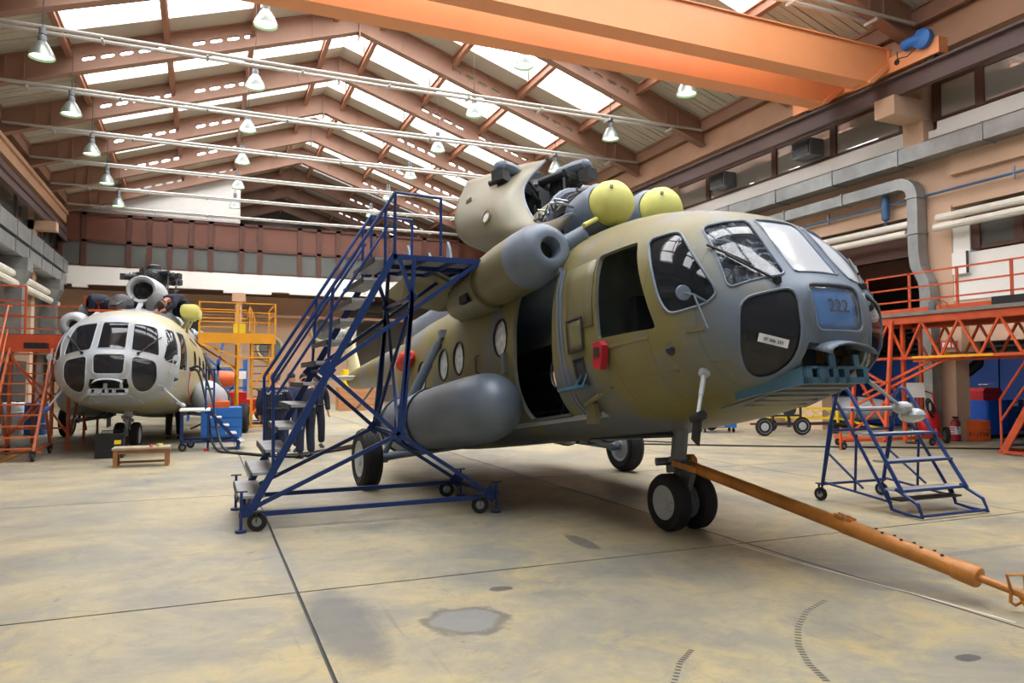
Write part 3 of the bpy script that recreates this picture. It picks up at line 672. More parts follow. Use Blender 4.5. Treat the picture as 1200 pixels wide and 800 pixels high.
def inside(p):
    a,b,z=p
    if a>6.54 or a<-10.05: return 1e3
    w,zb,zt,zc,n1,n2=sec(a)
    n=n1 if z>zc else n2
    h=(zt-zc) if z>zc else (zc-zb)
    return (abs(b)/max(w,1e-4))**n+(abs(z-zc)/max(h,1e-4))**n-1
STATIONS = [6.54,6.535,6.525,6.505,6.48,6.44,6.4,6.34,6.28,6.2,6.13,6.06,6.0,5.92,5.85,5.72,5.6,5.4,5.2,4.95,4.7,4.45,4.2,3.8,3.4,2.6,1.8,1.0,.2,-.4,-.8,-1.1,-1.4,-1.7,-2.0,-2.3,-2.6,-2.9,-3.2,-3.5,-3.8,-4.1,-4.4,-5.2,-6,-7,-8,-8.7,-9.3,-9.7,-9.9,-10.05]
def fus_ring(a, off, n=72):
    w, zb, zt, zc, n1, n2 = sec(a); w = max(w - off, .004); zb = min(zb + off, zc - .004); zt = max(zt - off, zc + .004); out = []
    for k in range(n):
        t = 2*PI*(k + .5)/n; c, s = math.cos(t), math.sin(t); e = n1 if s > 0 else n2; h = zt - zc if s > 0 else zc - zb
        out.append(V(a, w*math.copysign(abs(c)**(2/e), c), zc + h*math.copysign(abs(s)**(2/e), s)))
    return out
def skin_bm(off, mi, a_end=-10.05, flip=False):
    st = [a for a in STATIONS if a >= a_end]
    rings = [[V(p.x - off*(1 if i == 0 else .6 if p.x > 6.3 else 0), p.y, p.z) for p in fus_ring(a, off)] for i, a in enumerate(st)]
    mb = MB().loft(rings); me = bpy.data.meshes.new('t'); me.from_pydata([tuple(p) for p in mb.v], [], mb.f)
    bm = bmesh.new(); bm.from_mesh(me); bpy.data.meshes.remove(me); bmesh.ops.recalc_face_normals(bm, faces=bm.faces)
    if flip: bmesh.ops.reverse_faces(bm, faces=bm.faces)
    for f in bm.faces: f.material_index = mi
    return bm
def shell(o1, o2, a_end, mats):
    b1 = skin_bm(o1, 0); b2 = skin_bm(o2, 1, a_end, True)
    me = bpy.data.meshes.new('shell'); b2.to_mesh(me); b1.from_mesh(me); b1.to_mesh(me); b1.free(); b2.free()
    for m in mats: me.materials.append(m)
    o = bpy.data.objects.new('shell', me); COL.objects.link(o); return o
def on_skin(p, d):
    """slide p along d until it sits on the fuselage skin (first contact from outside)"""
    p = Vector(p); d = Vector(d).normalized(); q = p + d*.9
    for i in range(180):
        if inside((q.x, q.y, q.z)) < 0: return q + d*.005
        q = q - d*.01
    return p
def rpoly(pts, r, k=4):
    pts = [Vector(p) for p in pts]; n = len(pts); out = []
    for i, p in enumerate(pts):
        a, b = pts[i-1], pts[(i+1) % n]; u = (a - p); w = (b - p); ru = min(r, u.length*.45); rw = min(r, w.length*.45)
        A = p + u.normalized()*ru; B = p + w.normalized()*rw
        for j in range(k + 1):
            t = j/k; out.append(A*(1-t)**2 + p*2*t*(1-t) + B*t*t)
    return out
def dense(pts, step=.12):
    out = []
    for i, p in enumerate(pts):
        q = pts[(i+1) % len(pts)]; m = max(1, int((q - p).length/step))
        out += [p + (q - p)*j/m for j in range(m)]
    return out
def mirp(pts): return [(p[0], -p[1], p[2]) for p in pts]
WIN = []       # name, polygon (a, b, z), push direction, half depth
_ws = [(5.83,.76,2.23),(5.94,.33,2.31),(6.36,.37,1.70),(6.20,.87,1.585)]
_qw = [(5.40,1.01,2.22),(5.67,.86,2.24),(6.15,.93,1.56),(6.07,1.01,1.47),(5.76,1.14,1.44),(5.66,1.16,1.61)]
_bl = [(4.76,1.12,2.24),(5.27,1.03,2.24),(5.6,1.17,1.36),(4.79,1.24,1.40)]
_nw = [(6.27,.83,1.49),(6.44,.38,1.58),(6.47,.39,1.17),(6.38,.42,.96),(6.19,.53,.84),(6.12,.69,.88),(6.19,.83,1.08)]
for s in (1, -1):
    M_ = (lambda q: q) if s == 1 else mirp
    WIN.append(('windshield_pane', rpoly(M_(_ws), .07), (.8, .35*s, .5), .3))
    WIN.append(('quarter_pane', rpoly(M_(_qw), .09), (.45, .85*s, .15), .25))
    WIN.append(('blister_pane', rpoly(M_(_bl), .04), (.12, 1*s, .15), .25))
    WIN.append(('nose_pane', rpoly(M_(_nw), .13), (.8, .55*s, -.2), .25))
WIN.append(('windshield_pane', rpoly([(5.94,.24,2.33),(5.94,-.24,2.33),(6.36,-.26,1.73),(6.36,.26,1.73)], .05), (.8, 0, .5), .3))
WIN.append(('nose_pane', rpoly([(6.46,.29,1.60),(6.46,-.29,1.60),(6.51,-.27,1.20),(6.51,.27,1.20)], .08), (1, 0, 0), .2))
for s in (1, -1):
    for a, z in ((2.64 if s == 1 else 3.3, 1.78), (1.26, 1.73), (.66 if s == 1 else .45, 1.72), (-.3, 1.67)) + (((2.2, 1.75), (-.34, 1.72)) if s == -1 else ()):
        if s == -1 and a == -.3: continue
        WIN.append(('porthole_pane', [V(a + .19*math.cos(2*PI*k/20), 1.2*s, z + .23*math.sin(2*PI*k/20)) for k in range(20)], (0, s, 0), .3))
HOLES = [([V(*p) for p in [(6.46,.33,1.11),(6.46,-.33,1.11),(6.38,-.36,.98),(6.25,-.30,.84),(6.25,.30,.84),(6.38,.36,.98)]], (1, 0, -.35), .35),
         (rpoly([(3.04,1.2,2.24),(4.0,1.2,2.24),(3.84,1.2,.76),(2.92,1.2,.75)], .04), (0, 1, 0), .5)]
def cutter(poly, d, half, mi=2):
    d = Vector(d).normalized(); poly = [Vector(p) for p in poly]
    o = MB().prism([p - d*half for p in poly], d*half*2).build('cut', [M_DARK, M_DARK, M_DARK], smooth=0)
    for f in o.data.polygons: f.material_index = mi
    return o
def boolean(o, cut, op):
    m = o.modifiers.new('b', 'BOOLEAN'); m.operation = op; m.object = cut; m.solver = 'EXACT'; m.use_self = op == 'DIFFERENCE'
    dg = bpy.context.evaluated_depsgraph_get(); me = bpy.data.meshes.new_from_object(o.evaluated_get(dg)); o.modifiers.clear(); return me
def drop(o):
    me = o.data; bpy.data.objects.remove(o); bpy.data.meshes.remove(me)

def b2l(o):  # mesh authored in (a, b, z) -> object space (a, -b, z)
    me = o.data if hasattr(o, 'data') else o
    me.transform(Matrix.Diagonal((1, -1, 1, 1))); me.flip_normals(); return o
# fuselage skin with real openings
_sh = shell(0, .045, -4.2, [M_OLIVE, M_DARK, M_PRIMER])
_bmc = bmesh.new()
for nme, poly, d, half in WIN:
    c = cutter(poly, d, half); _bmc.from_mesh(c.data); drop(c)
for poly, d, half in HOLES:
    c = cutter(poly, d, half); _bmc.from_mesh(c.data); drop(c)
_mc = bpy.data.meshes.new('cuts'); _bmc.to_mesh(_mc); _bmc.free()
for m in (M_DARK, M_DARK, M_DARK): _mc.materials.append(m)
_oc = bpy.data.objects.new('cuts', _mc); COL.objects.link(_oc)
FUS = boolean(_sh, _oc, 'DIFFERENCE'); drop(_sh); drop(_oc)
b2l(FUS); FUS.shade_smooth(); FUS.set_sharp_from_angle(angle=R(28)); FUS.name = 'fuselage'
_gs = shell(.012, .022, -4.2, [M_DKGLASS, M_DKGLASS, M_DKGLASS])
PANES = []
for nme, poly, d, half in WIN:
    c = cutter(poly, d, half, 0); me = boolean(_gs, c, 'INTERSECT'); drop(c); b2l(me); me.shade_smooth(); me.set_sharp_from_angle(angle=R(40))
    ring = [on_skin(p, d) for p in dense([Vector(p) for p in poly])]
    PANES.append((nme, me, ring))
drop(_gs)

def put(name, me, mats, parent):
    o = bpy.data.objects.new(name, me); COL.objects.link(o); o.parent = parent
    for i, m in enumerate(mats):
        o.material_slots[i].link = 'OBJECT'; o.material_slots[i].material = m
    return o
class H:
    """authoring in helicopter axes (a forward, b starboard, z up)"""
    def __init__(s, root): s.root = root
    def mk(s, mb, name, mat, parent=None, smooth=35):
        mb.v = [V(p.x, -p.y, p.z) for p in mb.v]
        return mb.build(name, mat, parent or s.root, smooth, local=True)
def wheel(h, c, r, w, parent, name='tyre', rim_mat=M_PALEGREY):
    """tyre with a rim; axle along b; c in helicopter axes"""
    prof = [(r*.60, -w*.42), (r*.80, -w*.50), (r*.93, -w*.42), (r*.985, -w*.27)]
    for k in range(-2, 3): prof += [(r, w*(.1*k - .035)), (r, w*(.1*k + .035)), (r*.982, w*(.1*k + .05))]
    prof += [(r*.985, w*.27), (r*.93, w*.42), (r*.80, w*.50), (r*.60, w*.42)]
    t = h.mk(MB().lathe(prof, c, (0,1,0), 40, cap=False), name, M_RUBBER, parent, 30)
    rim = MB().lathe([(r*.08, -w*.46), (r*.2, -w*.44), (r*.25, -w*.36), (r*.5, -w*.33), (r*.58, -w*.40), (r*.62, -w*.42), (r*.62, w*.42), (r*.58, w*.40), (r*.5, w*.33), (r*.25, w*.36), (r*.2, w*.44), (r*.08, w*.46)], c, (0,1,0), 32)
    for k in range(8):
        for s in (-1, 1): rim.ball(V(*c) + V(r*.4*math.cos(k*PI/4), s*w*.35, r*.4*math.sin(k*PI/4)), .012, 6, 4)
    h.mk(rim, 'wheel_rim' if parent is h.root else 'rim', rim_mat, parent)
    return t

def rotor_hub(h, a, z, cover_mat, covered, turn=20, arm=1.0):
    hub = h.mk(MB().lathe([(.16, -1.1), (.16, -.3), (.30, -.24), (.34, -.05), (.34, .08), (.26, .14), (.18, .22), (.18, .32), (.10, .36)], (a, 0, z), (0,0,1), 20), 'rotor_hub', M_DKGREY)
    h.mk(MB().lathe([(.20, -.62), (.62, -.60), (.66, -.55), (.62, -.5), (.25, -.46)], (a, 0, z), (0,0,1), 24), 'swashplate', M_GREYM, hub)
    for k in range(5):
        th = R(72*k + turn); d = V(math.cos(th), math.sin(th), 0)*arm; n = V(-d.y, d.x, 0); c = V(a, 0, z)
        g = MB().tube(c + d*.25, c + d*.55, .11, 10).tube(c + d*.5, c + d*1.05, .085, 10).obox(c + d*1.12, (.2,.2,.15), Matrix((d, n, V(0,0,1))).transposed())
        g.obox(c + d*.55, (.22, .26, .22), Matrix((d, n, V(0,0,1))).transposed()).tube(c + d*.95 + n*.0, c + d*1.0 + n*.28, .04, 8)
        g.tube(c + d*.3 + n*.2 + V(0,0,.1), c + d*.8 + n*.16 + V(0,0,.1), .06, 10)
        for q in range(3): g.lathe([(.12, -.015), (.12, .015)], c + d*(.62 + .13*q), d, 12)
        h.mk(g, 'blade_grip', M_DKGREY, hub)
        h.mk(MB().tube(c + d*.8 + n*.2 + V(0,0,-.55), c + d*.85 + n*.24, .022, 6), 'pitch_link', M_STEEL, hub)
        if covered: h.mk(MB().loft([[c + d*x + n*(w*math.cos(2*PI*j/14)) + V(0,0,.16 + hh*math.sin(2*PI*j/14)) for j in range(14)] for x, w, hh in ((.42,.03,.03),(.46,.12,.08),(.6,.16,.11),(.95,.16,.10),(1.12,.12,.08),(1.17,.03,.03))]), 'damper_cover', cover_mat, hub)
    return hub

def heli(name, label, loc, yaw, pitch, main):
    root = thing(name, label, 'helicopter', loc, (0, -pitch, yaw)); h = H(root)
    cp, sp = math.cos(pitch), math.sin(pitch)
    def G(a, b, z): return V(a*cp + z*sp, b, -a*sp + z*cp)            # level ground axes -> body axes
    paint = M_OLIVE if main else M_SILVER; prim = M_PRIMER if main else M_PALEGREY; panel = M_OLIVEP if main else M_SILVER
    put('fuselage', FUS, [paint, M_CABIN, M_DKGREY], root)
    for i, (nme, me, ring) in enumerate(PANES):
        side = 0 if abs(sum(p.y for p in ring)) < .5 else (1 if ring[0].y > 0 else -1)
        g = M_DKGLASS
        if nme == 'windshield_pane': g = M_WSGLASS if (main and side == 1) else M_FILMGLARE if main else M_ACGLASS
        elif nme in ('blister_pane', 'quarter_pane'): g = M_ACGLASS
        elif main and nme == 'nose_pane' and side == 0: g = M_CLEARG
        elif nme == 'porthole_pane': g = M_CLEARG if side == -1 else M_PLASTICW if main else M_ACGLASS
        if main and nme == 'blister_pane' and side == 1: continue
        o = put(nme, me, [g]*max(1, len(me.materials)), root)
        if main and nme == 'windshield_pane': o['label'] = 'scuffed starboard windshield pane' if side == 1 else 'film covered windshield pane with a painted white skylight reflection'
        h.mk(MB().path(ring, .012 if nme != 'porthole_pane' else .016, 6, True), 'window_seal', prim if nme != 'porthole_pane' else M_RUBBER, o)
    # cabin fittings seen through door and panes
    fr = MB()
    for a in (.0, .45, .9, 1.35, 1.8, 2.25, 2.7, 3.15, 3.6):
        pts = [V(a, p.y, p.z) for p in fus_ring(a, .09, 40)]; pts = [pts[q % 40] for q in range(5, 30)]; fr.path(pts, .022, 5)
    for q in (8, 12, 16, 19, 22, 25, 28): fr.path([fus_ring(a, .085, 40)[q] for a in (-1, 0, 1, 2, 3, 4)], .014, 5)
    h.mk(fr, 'cabin_frame', M_PALEGREY)
    h.mk(MB().box(-1, 4.4, -1.0, 1.0, .68, .73), 'cabin_floor', M_PALEGREY)
    pan = MB()
    for k in range(4): pan.box(.6 + .8*k, 1.2 + .8*k, -1.13, -1.08, 1.0, 1.35)
    pan.box(2.2, 3.6, -1.16, -1.08, 2.0, 2.3)
    h.mk(pan, 'cabin_panel', M_GREYM)
    rg = fus_ring(4.38, .07, 40); h.mk(MB().prism([V(4.36, p.y, p.z) for p in rg], (.04, 0, 0)), 'bulkhead', M_CABIN)
    for b in (.55, -.55):
        st = MB().box(4.75, 5.25, b - .22, b + .22, 1.0, 1.1).box(4.68, 4.8, b - .21, b + .21, 1.1, 1.85).box(4.9, 5.1, b - .06, b + .06, .7, 1.0); h.mk(st, 'pilot_seat', M_DKGREY)
    ip = MB().box(5.75, 5.95, -.85, .85, 1.2, 1.52).box(5.3, 6.1, -.16, .16, .95, 1.25).box(5.2, 5.6, -.4, .4, 2.3, 2.42)
    for k in range(10): ip.lathe([(.05, 0), (.05, .012)], (5.75, -.72 + .16*k, 1.4), (-1,0,0), 10)
    h.mk(ip, 'instrument_panel', M_DKGREY)
    # clutter of bare looms and boxes behind the nose glazing
    rnd = random.Random(3 if main else 5); cl = MB()
    for k in range(16):
        p = V(rnd.uniform(5.7, 6.15), rnd.uniform(-.75, .75), rnd.uniform(.9, 1.35)); cl.path([p, p + V(rnd.uniform(-.1,.15), rnd.uniform(-.2,.2), rnd.uniform(-.1,.25)), p + V(rnd.uniform(-.1,.1), rnd.uniform(-.3,.3), rnd.uniform(0,.35))], rnd.uniform(.008, .02), 5)
    for k in range(10):
        p = V(rnd.uniform(5.6, 6.1), rnd.uniform(-.7, .7), rnd.uniform(1.0, 1.4)); cl.obox(p, (rnd.uniform(.08,.2), rnd.uniform(.08,.2), rnd.uniform(.08,.2)))
    stuff(h.mk(cl, 'wiring_loom', pbr('loom_brass', (150,120,70), .4, .4, var=.5, scale=9) if 'loom_brass' not in MATS else MATS['loom_brass']))
    # chin bracket in the open nose hatch
    br = MB(); hn = h
    y0, y1, x0 = -.36, .36, 6.42
    for b0, b1, z0, z1 in ((y0, y1, .78, .83), (y0, y1, .90, .92)): br.box(x0 - .05, x0 + .02, b0, b1, z0, z1)
    for b in (-.36, -.13, .0, .11, .30): br.box(x0 - .05, x0 + .02, b, b + .06, .78, .92)
    br.box(x0, x0 + .02, .02, .09, .9, 1.02).box(x0, x0 + .02, -.26, -.20, .9, 1.02)
    br.prism([(6.4, .34, .92), (6.4, .34, .78), (5.9, .60, .70), (5.9, .60, .78)], (0, .03, 0))
    br.lathe([(.05, 0), (.05, .02)], (6.44, .2, .86), (1,0,0), 12)
    h.mk(br, 'nose_bracket', M_ENGBLUE if main else M_PALEGREY, smooth=0)
    vis = MB(); rows = []
    for k in range(8):
        t = k/7*PI; rows.append([(6.42 + x, .27*math.cos(t), 1.02 + .09*math.sin(t) + dz) for x, dz in ((-.12, .05), (.0, .05), (.14, 0), (.2, -.02))])
    vis.grid(rows); o = h.mk(vis, 'nose_hood', prim if not main else M_PRIMER)
    so = o.modifiers.new('s', 'SOLIDIFY'); so.thickness = .012
    ch = MB().prism([(6.38, .34, .80), (6.38, -.34, .80), (5.6, -.52, .645), (5.6, .52, .645)], (0, 0, .018))
    for k in range(5): ch.box(5.7 + .13*k, 5.76 + .13*k, -.36, .36, .66 + .026*k, .672 + .026*k)
    h.mk(ch, 'chin_plate', M_GREYM if main else M_PALEGREY, smooth=0)
    # roof fairing line over the cabin and access strips
    for a0, a1, z in ((4.95, 5.5, 1.30), (5.15, 5.7, .98), (5.9, 6.05, 1.28), (6.0, 6.12, 1.0)):
        for s in (1, -1):
            p, q = on_skin((a0, 1.2*s, z), (0, s, 0)), on_skin((a1, 1.15*s, z), (0, s, 0)); h.mk(MB().bar(p, q, .02, .03), 'stiffener_strip', panel, smooth=0)
    # door sill, slide rail, step hatch
    h.mk(MB().path([on_skin((a, 1.2, .74), (0,1,0)) + V(0,.015,0) for a in (2.9, 3.2, 3.5, 3.85)], .025, 6), 'door_sill', M_STEEL)
    h.mk(MB().path([on_skin((a, 1.2, 2.3), (0,1,.3)) + V(0,.02,0) for a in (1.2, 2, 2.8, 3.4, 4.05)], .03, 6), 'door_rail', prim)
    rails = MB()
    for da in (0, .07): rails.path([on_skin((4.08 + da + .0*z, 1.2, z), (0,1,0)) + V(0,.012,0) for z in (2.25, 2.0, 1.7, 1.4, 1.1, .85, .72)], .016, 6)
    h.mk(rails, 'door_post', prim)
    def plate(a0, a1, z0, z1, name, mat, th=.02, s=1, seg=4, rim=None):
        rows = []
        for i in range(seg + 1):
            z = z0 + (z1 - z0)*i/seg
            rows.append([on_skin((a0 + (a1 - a0)*j/3, 1.2*s, z), (0, s, 0)) + V(0, s*th, 0) for j in range(4)])
        o = h.mk(MB().grid(rows), name, mat); m = o.modifiers.new('s', 'SOLIDIFY'); m.thickness = th
        if rim: h.mk(MB().path([rows[0][0], rows[0][-1], *[r[-1] for r in rows[1:-1]], rows[-1][-1], rows[-1][0]] + [r[0] for r in rows[-2:0:-1]], .012, 5, True), rim, M_DKGREY, o)
        return o
    plate(4.28, 4.56, 1.34, 1.66, 'access_panel', panel, .025, rim='panel_seal')
    plate(4.32, 4.5, 1.0, 1.26, 'step_recess', M_DKGREY, .008, rim='recess_rim')
    plate(4.26, 4.74, 1.55, 2.22, 'slid_panel', panel, .012)
    st = MB(); p = on_skin((4.4, 1.2, .98), (0,1,0)); st.obox(p + V(-.12, .08, 0), (.4, .14, .03)); st.tube(p + V(.1,.1,.0), p + V(.12, .0, .22), .01, 5).tube(p + V(-.05,.1,.0), p + V(.05, .0, .22), .01, 5)
    h.mk(st, 'folding_step', M_ENGBLUE, smooth=0)
    lk = MB(); p = on_skin((4.55, 1.2, .85), (0,1,0)); lk.tube(p + V(-.22,.05,-.04), p + V(.05,.05,.03), .025, 8).tube(p + V(.05,.05,.03), p + V(.25,.04,.08), .014, 8).obox(p + V(-.18,.0,-.14), (.16,.06,.2))
    h.mk(lk, 'door_strut', panel)
    for s in ((1, -1) if not main else (1,)):
        p = on_skin((4.86, 1.2*s, 1.22), (0, s, 0))
        if main:
            o = h.mk(MB().prism([p + V(-.05,.02,.13), p + V(.06,.02,.14), p + V(.11,.02,.09), p + V(.09,.02,-.03), p + V(.05,.02,-.13), p + V(-.07,.02,-.10), p + V(-.06,.02,.02)], (0,.07,0)), 'air_inlet_cover', M_REDCOV)
            h.mk(MB().prism([p + V(-.02,.095,.09), p + V(.06,.095,.08), p + V(.06,.095,.0), p + V(-.04,.095,.0)], (0,.004,0)), 'cover_flap', M_DARK, o, 0)
        p = on_skin((5.71, 1.1*s, 1.15), (.3, s, 0)); h.mk(MB().lathe([(.005,.09),(.03,.05),(.045,0),(.05,-.02)], p, (.5, s, 0), 10), 'position_lamp', M_DKGREY)
        p = on_skin((6.05, .95*s, 1.5), (.5, s, 0)); m_ = MB().lathe([(.02,-.02),(.06,-.015),(.066,0),(.06,.012)], p + V(-.08, .16*s, .08), (.8,.3*s,0), 16).tube(p + V(-.08,.16*s,.08), p + V(0,.12*s,.05), .008, 5).tube(p + V(0,.12*s,.05), p, .009, 5).tube(p + V(0,.12*s,.05), p + V(.1,.1*s,-.25), .008, 5)
        h.mk(m_, 'wing_mirror', prim)
    # wipers and pitot booms
    for s in (1, -1):
        n = V(.8,.3*s,.5).normalized(); base = on_skin((6.36, .5*s, 1.62), n) + n*.02
        w = MB().tube(base, on_skin((6.12, .78*s, 1.9), n) + n*.03, .012, 6).tube(on_skin((6.20,.62*s,1.76), n) + n*.03, on_skin((5.98,.86*s,2.0), n) + n*.03, .012, 6).obox(base, (.05,.05,.05))
        h.mk(w, 'wiper', M_BLACK)
        p = on_skin((5.9, .95*s, .93), (.4, s, -.2)); e = p + V(.12, .22 if s == 1 else -.38, -.38 if s == 1 else -.34)
        b_ = h.mk(MB().lathe([(.05, -.03), (.05, .01), (.035, .03)], p, (e - p), 12).tube(p, p + (e - p)*.5, .022, 8).tube(p + (e - p)*.5, e, .016, 8), 'pitot_boom', M_PALEGREY)
        if main and s == -1: h.mk(MB().ball(e + (e-p).normalized()*.12, (.13,.10,.07), 10, 6).ball(e + (e-p).normalized()*.0, (.1,.07,.06), 10, 6), 'plastic_wrap', M_PLASTICW, b_)
        elif main: h.mk(MB().tube(e + V(-.07,-.02,0), e + V(.09,.02,.02), .04, 8).prism([e + V(-.02,0,.02), e + V(.06,.0,0), e + V(.02,.02,-.22), e + V(-.05,.02,-.16)], (0,.02,0)), 'pitot_cover', M_BLACK, b_)
        else: h.mk(MB().lathe([(.02,-.05),(.05,0),(.04,.06),(.01,.08)], e, (e-p), 10), 'boom_tip', M_BLUEL if s == 1 else M_PALEGREY, b_)
    # external tanks with straps
    for s in (1, -1):
        rings = []
        for a, r in ((3.22,.06),(3.2,.16),(3.1,.29),(2.9,.38),(2.6,.42),(2.2,.43),(-.3,.43),(-.8,.42),(-1.25,.34),(-1.55,.2),(-1.65,.06)):
            rings.append([V(a, s*(1.48 + r*.9*math.cos(2*PI*k/24)), .93 + r*math.sin(2*PI*k/24)) for k in range(24)])
        tk = h.mk(MB().loft(rings), 'side_tank', M_TANK if main else M_PALEGREY)
        for a in (-.55, .25, .75): h.mk(MB().path([V(a, s*(1.48 + .40*math.cos(2*PI*k/24)), .93 + .442*math.sin(2*PI*k/24)) for k in range(24)], .016, 5, True), 'tank_strap', M_DKGREY, tk)
    # main gear
    for s in (1, -1):
        wc = G(0, 2.255*s, .4325); gear = h.mk(MB().tube(wc + V(0,-.22*s,0), V(.25, 1.2*s, .55), .06, 12).tube(wc + V(0,-.22*s,0), V(1.1, .9*s, .56), .05, 12).tube(wc + V(0,.02*s,0), wc + V(0,-.3*s,0), .075, 12), 'main_gear', M_TANK)
        top = V(.55, 1.2*s, 2.2); lo = wc + V(.0,-.26*s,.05)
        d = top - lo
        h.mk(MB().tube(lo, lo + d*.35, .042, 12).tube(lo + d*.33, lo + d*.75, .075, 12).tube(lo + d*.75, lo + d*.93, .06, 12).tube(lo + d*.93, top, .035, 8).obox(top, (.12,.1,.12)), 'oleo_strut', M_TANK if main else M_GREYM, gear)
        wheel(h, wc, .4325, .29, gear)
    # nose gear
    ax = G(4.28, 0, .30)
    tp = G(4.28, 0, 1.1)
    lg = MB().tube(tp, ax + V(0,0,.42), .085, 14).tube(ax + V(0,0,.44), ax + V(0,0,.2), .06, 12).lathe([(.1,-.03),(.1,.03)], ax + V(0,0,.44), (0,0,1), 14)
    lg.prism([ax + V(.04,-.035,.46), ax + V(.2,-.035,.36), ax + V(.22,-.035,.26), ax + V(.06,-.035,-.04), ax + V(-.06,-.035,0), ax + V(.08,-.035,.26)], (0,.07,0))
    lg.tube(ax + V(0,-.16,0), ax + V(0,.16,0), .045, 10).obox(ax + V(-.02,0,.34), (.14,.2,.08)).tube(ax + V(-.12,.0,.42), ax + V(-.18,.16,.42), .045, 10)
    gear = h.mk(lg, 'nose_gear', M_GREYM if main else M_PALEGREY)
    h.mk(MB().tube(tp + V(0,.05,-.1), V(3.0, .28, .52), .03, 8).tube(tp + V(0,-.05,-.1), V(3.0, -.28, .52), .03, 8).tube(V(3.7,0,.6), V(3.2,0,.5), .02, 6), 'drag_brace', M_DKGREY, gear)
    wheel(h, ax + V(0,.165,0), .298, .19, gear); wheel(h, ax + V(0,-.165,0), .298, .19, gear)
    # tail: fin, stabiliser, rotor hub
    fin = MB(); rings = []
    for t in range(6):
        q = t/5; a0, a1 = -9.0 - 1.15*q, -10.1 - .75*q; z = 2.9 + 1.45*q; wd = .11*(1 - .4*q)
        rings.append([V(a0 + (a1 - a0)*(.5 - .5*math.cos(2*PI*k/20)), wd*math.sin(2*PI*k/20), z) for k in range(20)])
    h.mk(fin.loft(rings), 'tail_fin', M_CREAM if main else paint)
    h.mk(MB().lathe([(.06,-.25),(.12,-.2),(.12,.05),(.16,.08),(.16,.2),(.06,.24)], (-10.45, .1, 4.2), (0,1,0), 14), 'tail_rotor_hub', M_PALEGREY)
    tb = MB()
    for k in range(3):
        th = R(120*k + 25); d = V(math.cos(th), 0, math.sin(th)); tb.tube(V(-10.45,.3,4.2), V(-10.45,.3,4.2) + d*.42, .045, 8)
    h.mk(tb, 'tail_blade_grip', M_PALEGREY)
    for s in (1, -1):
        rings = []
        for q in (0, .5, 1):
            rings.append([V(-8.6 - .15*q + .38*math.cos(2*PI*k/16), s*(.2 + 1.25*q), 2.66 + .04*math.sin(2*PI*k/16)) for k in range(16)])
        h.mk(MB().loft(rings), 'stabiliser', M_PALEGREY if main else paint)
    h.mk(MB().path([(-7.6, 0, 2.35), (-9.2, 0, 1.95), (-9.9, 0, 1.9)], .03, 8), 'tail_skid', M_GREYM)
    # roof decking fairing behind the cabin
    dk = MB(); rings = []
    for a, w, zt in ((4.0,.2,2.78),(3.8,.62,2.9),(3.4,.82,3.03),(2.6,.9,3.08),(-2.2,.85,3.08),(-3.6,.5,2.98),(-4.6,.2,2.9)):
        rings.append([V(a, w*math.copysign(abs(math.cos(t))**.6, math.cos(t)), 2.55 + (zt - 2.55)*math.copysign(abs(math.sin(t))**.6, math.sin(t))) for t in [2*PI*(k + .5)/32 for k in range(32)]])
    h.mk(dk.loft(rings), 'engine_deck', prim)
    # heater pod on the starboard shoulder
    if True:
        hb, hz = 1.27, 2.52
        mat2 = M_OLIVEP if main else M_PALEGREY
        rings = [[V(a, hb + r*math.cos(2*PI*k/28), hz + dz + r*math.sin(2*PI*k/28)) for k in range(28)] for a, r, dz in ((3.55,.345,0),(3.1,.345,-.0),(2.75,.335,-.01),(2.74,.31,-.01),(2.6,.31,-.02))]
        pod = h.mk(MB().loft(rings), 'heater_pod', mat2)
        rings = [[V(a, hb + r*math.cos(2*PI*k/28), hz + r*math.sin(2*PI*k/28)) for k in range(28)] for a, r in ((3.55,.346),(3.75,.34),(3.92,.31),(4.03,.25),(4.07,.18),(4.06,.125),(3.98,.105),(3.6,.10))]
        h.mk(MB().loft(rings), 'heater_intake', prim, pod, 50)
        h.mk(MB().lathe([(.1, 0), (.02, .01)], (3.9, hb, hz), (1,0,0), 20), 'intake_throat', M_DARK, pod)
        rings = [[V(a, hb - .06*q + r*math.cos(2*PI*k/28), hz - .05 + r*.95*math.sin(2*PI*k/28)) for k in range(28)] for q, a, r in ((0,2.62,.34),(.2,2.3,.335),(.6,1.8,.30),(1,1.35,.23),(1.4,1.1,.14),(1.5,1.02,.04))]
        h.mk(MB().loft(rings), 'pod_fairing', mat2, pod)
        sl = MB()
        for k in range(6):
            a = 2.45 - .17*k; r = .34 - .035*max(0, k - 1)
            sl.obox(V(a, hb + r*.86, hz + .1 - .015*k), (.16, .06, .10))
        sl.obox(V(2.35, hb + .30, hz - .2), (.24, .07, .10))
        h.mk(sl, 'pod_slot', M_BLACK, pod, 0)
        h.mk(MB().tube((3.7, 1.05, 2.55), (4.0, .75, 2.72), .13, 12), 'heater_duct', prim, pod)
    return root, h, G
# ------------------------------------------------------------------ the olive helicopter in front
HYAW = R(90 - 176.75); HP = R(7.0)
heliA, hA, GA = heli('helicopter', 'large olive helicopter being overhauled, towbar at its nose wheels', (4.43, 10.73, 0), HYAW, HP, True)
_HR = Euler((0, -HP, HYAW)).to_matrix(); _HO = Vector((4.43, 10.73, 0))
def lp(px, py, ax, val):
    """pixel ray met with a plane of the front helicopter's own axes (a, b, z)"""
    F = Matrix.Diagonal((1, -1, 1)) @ _HR.transposed(); c = F @ (_C - _HO); d = F @ ray(px, py)
    return c + d*((val - c[ax])/d[ax])
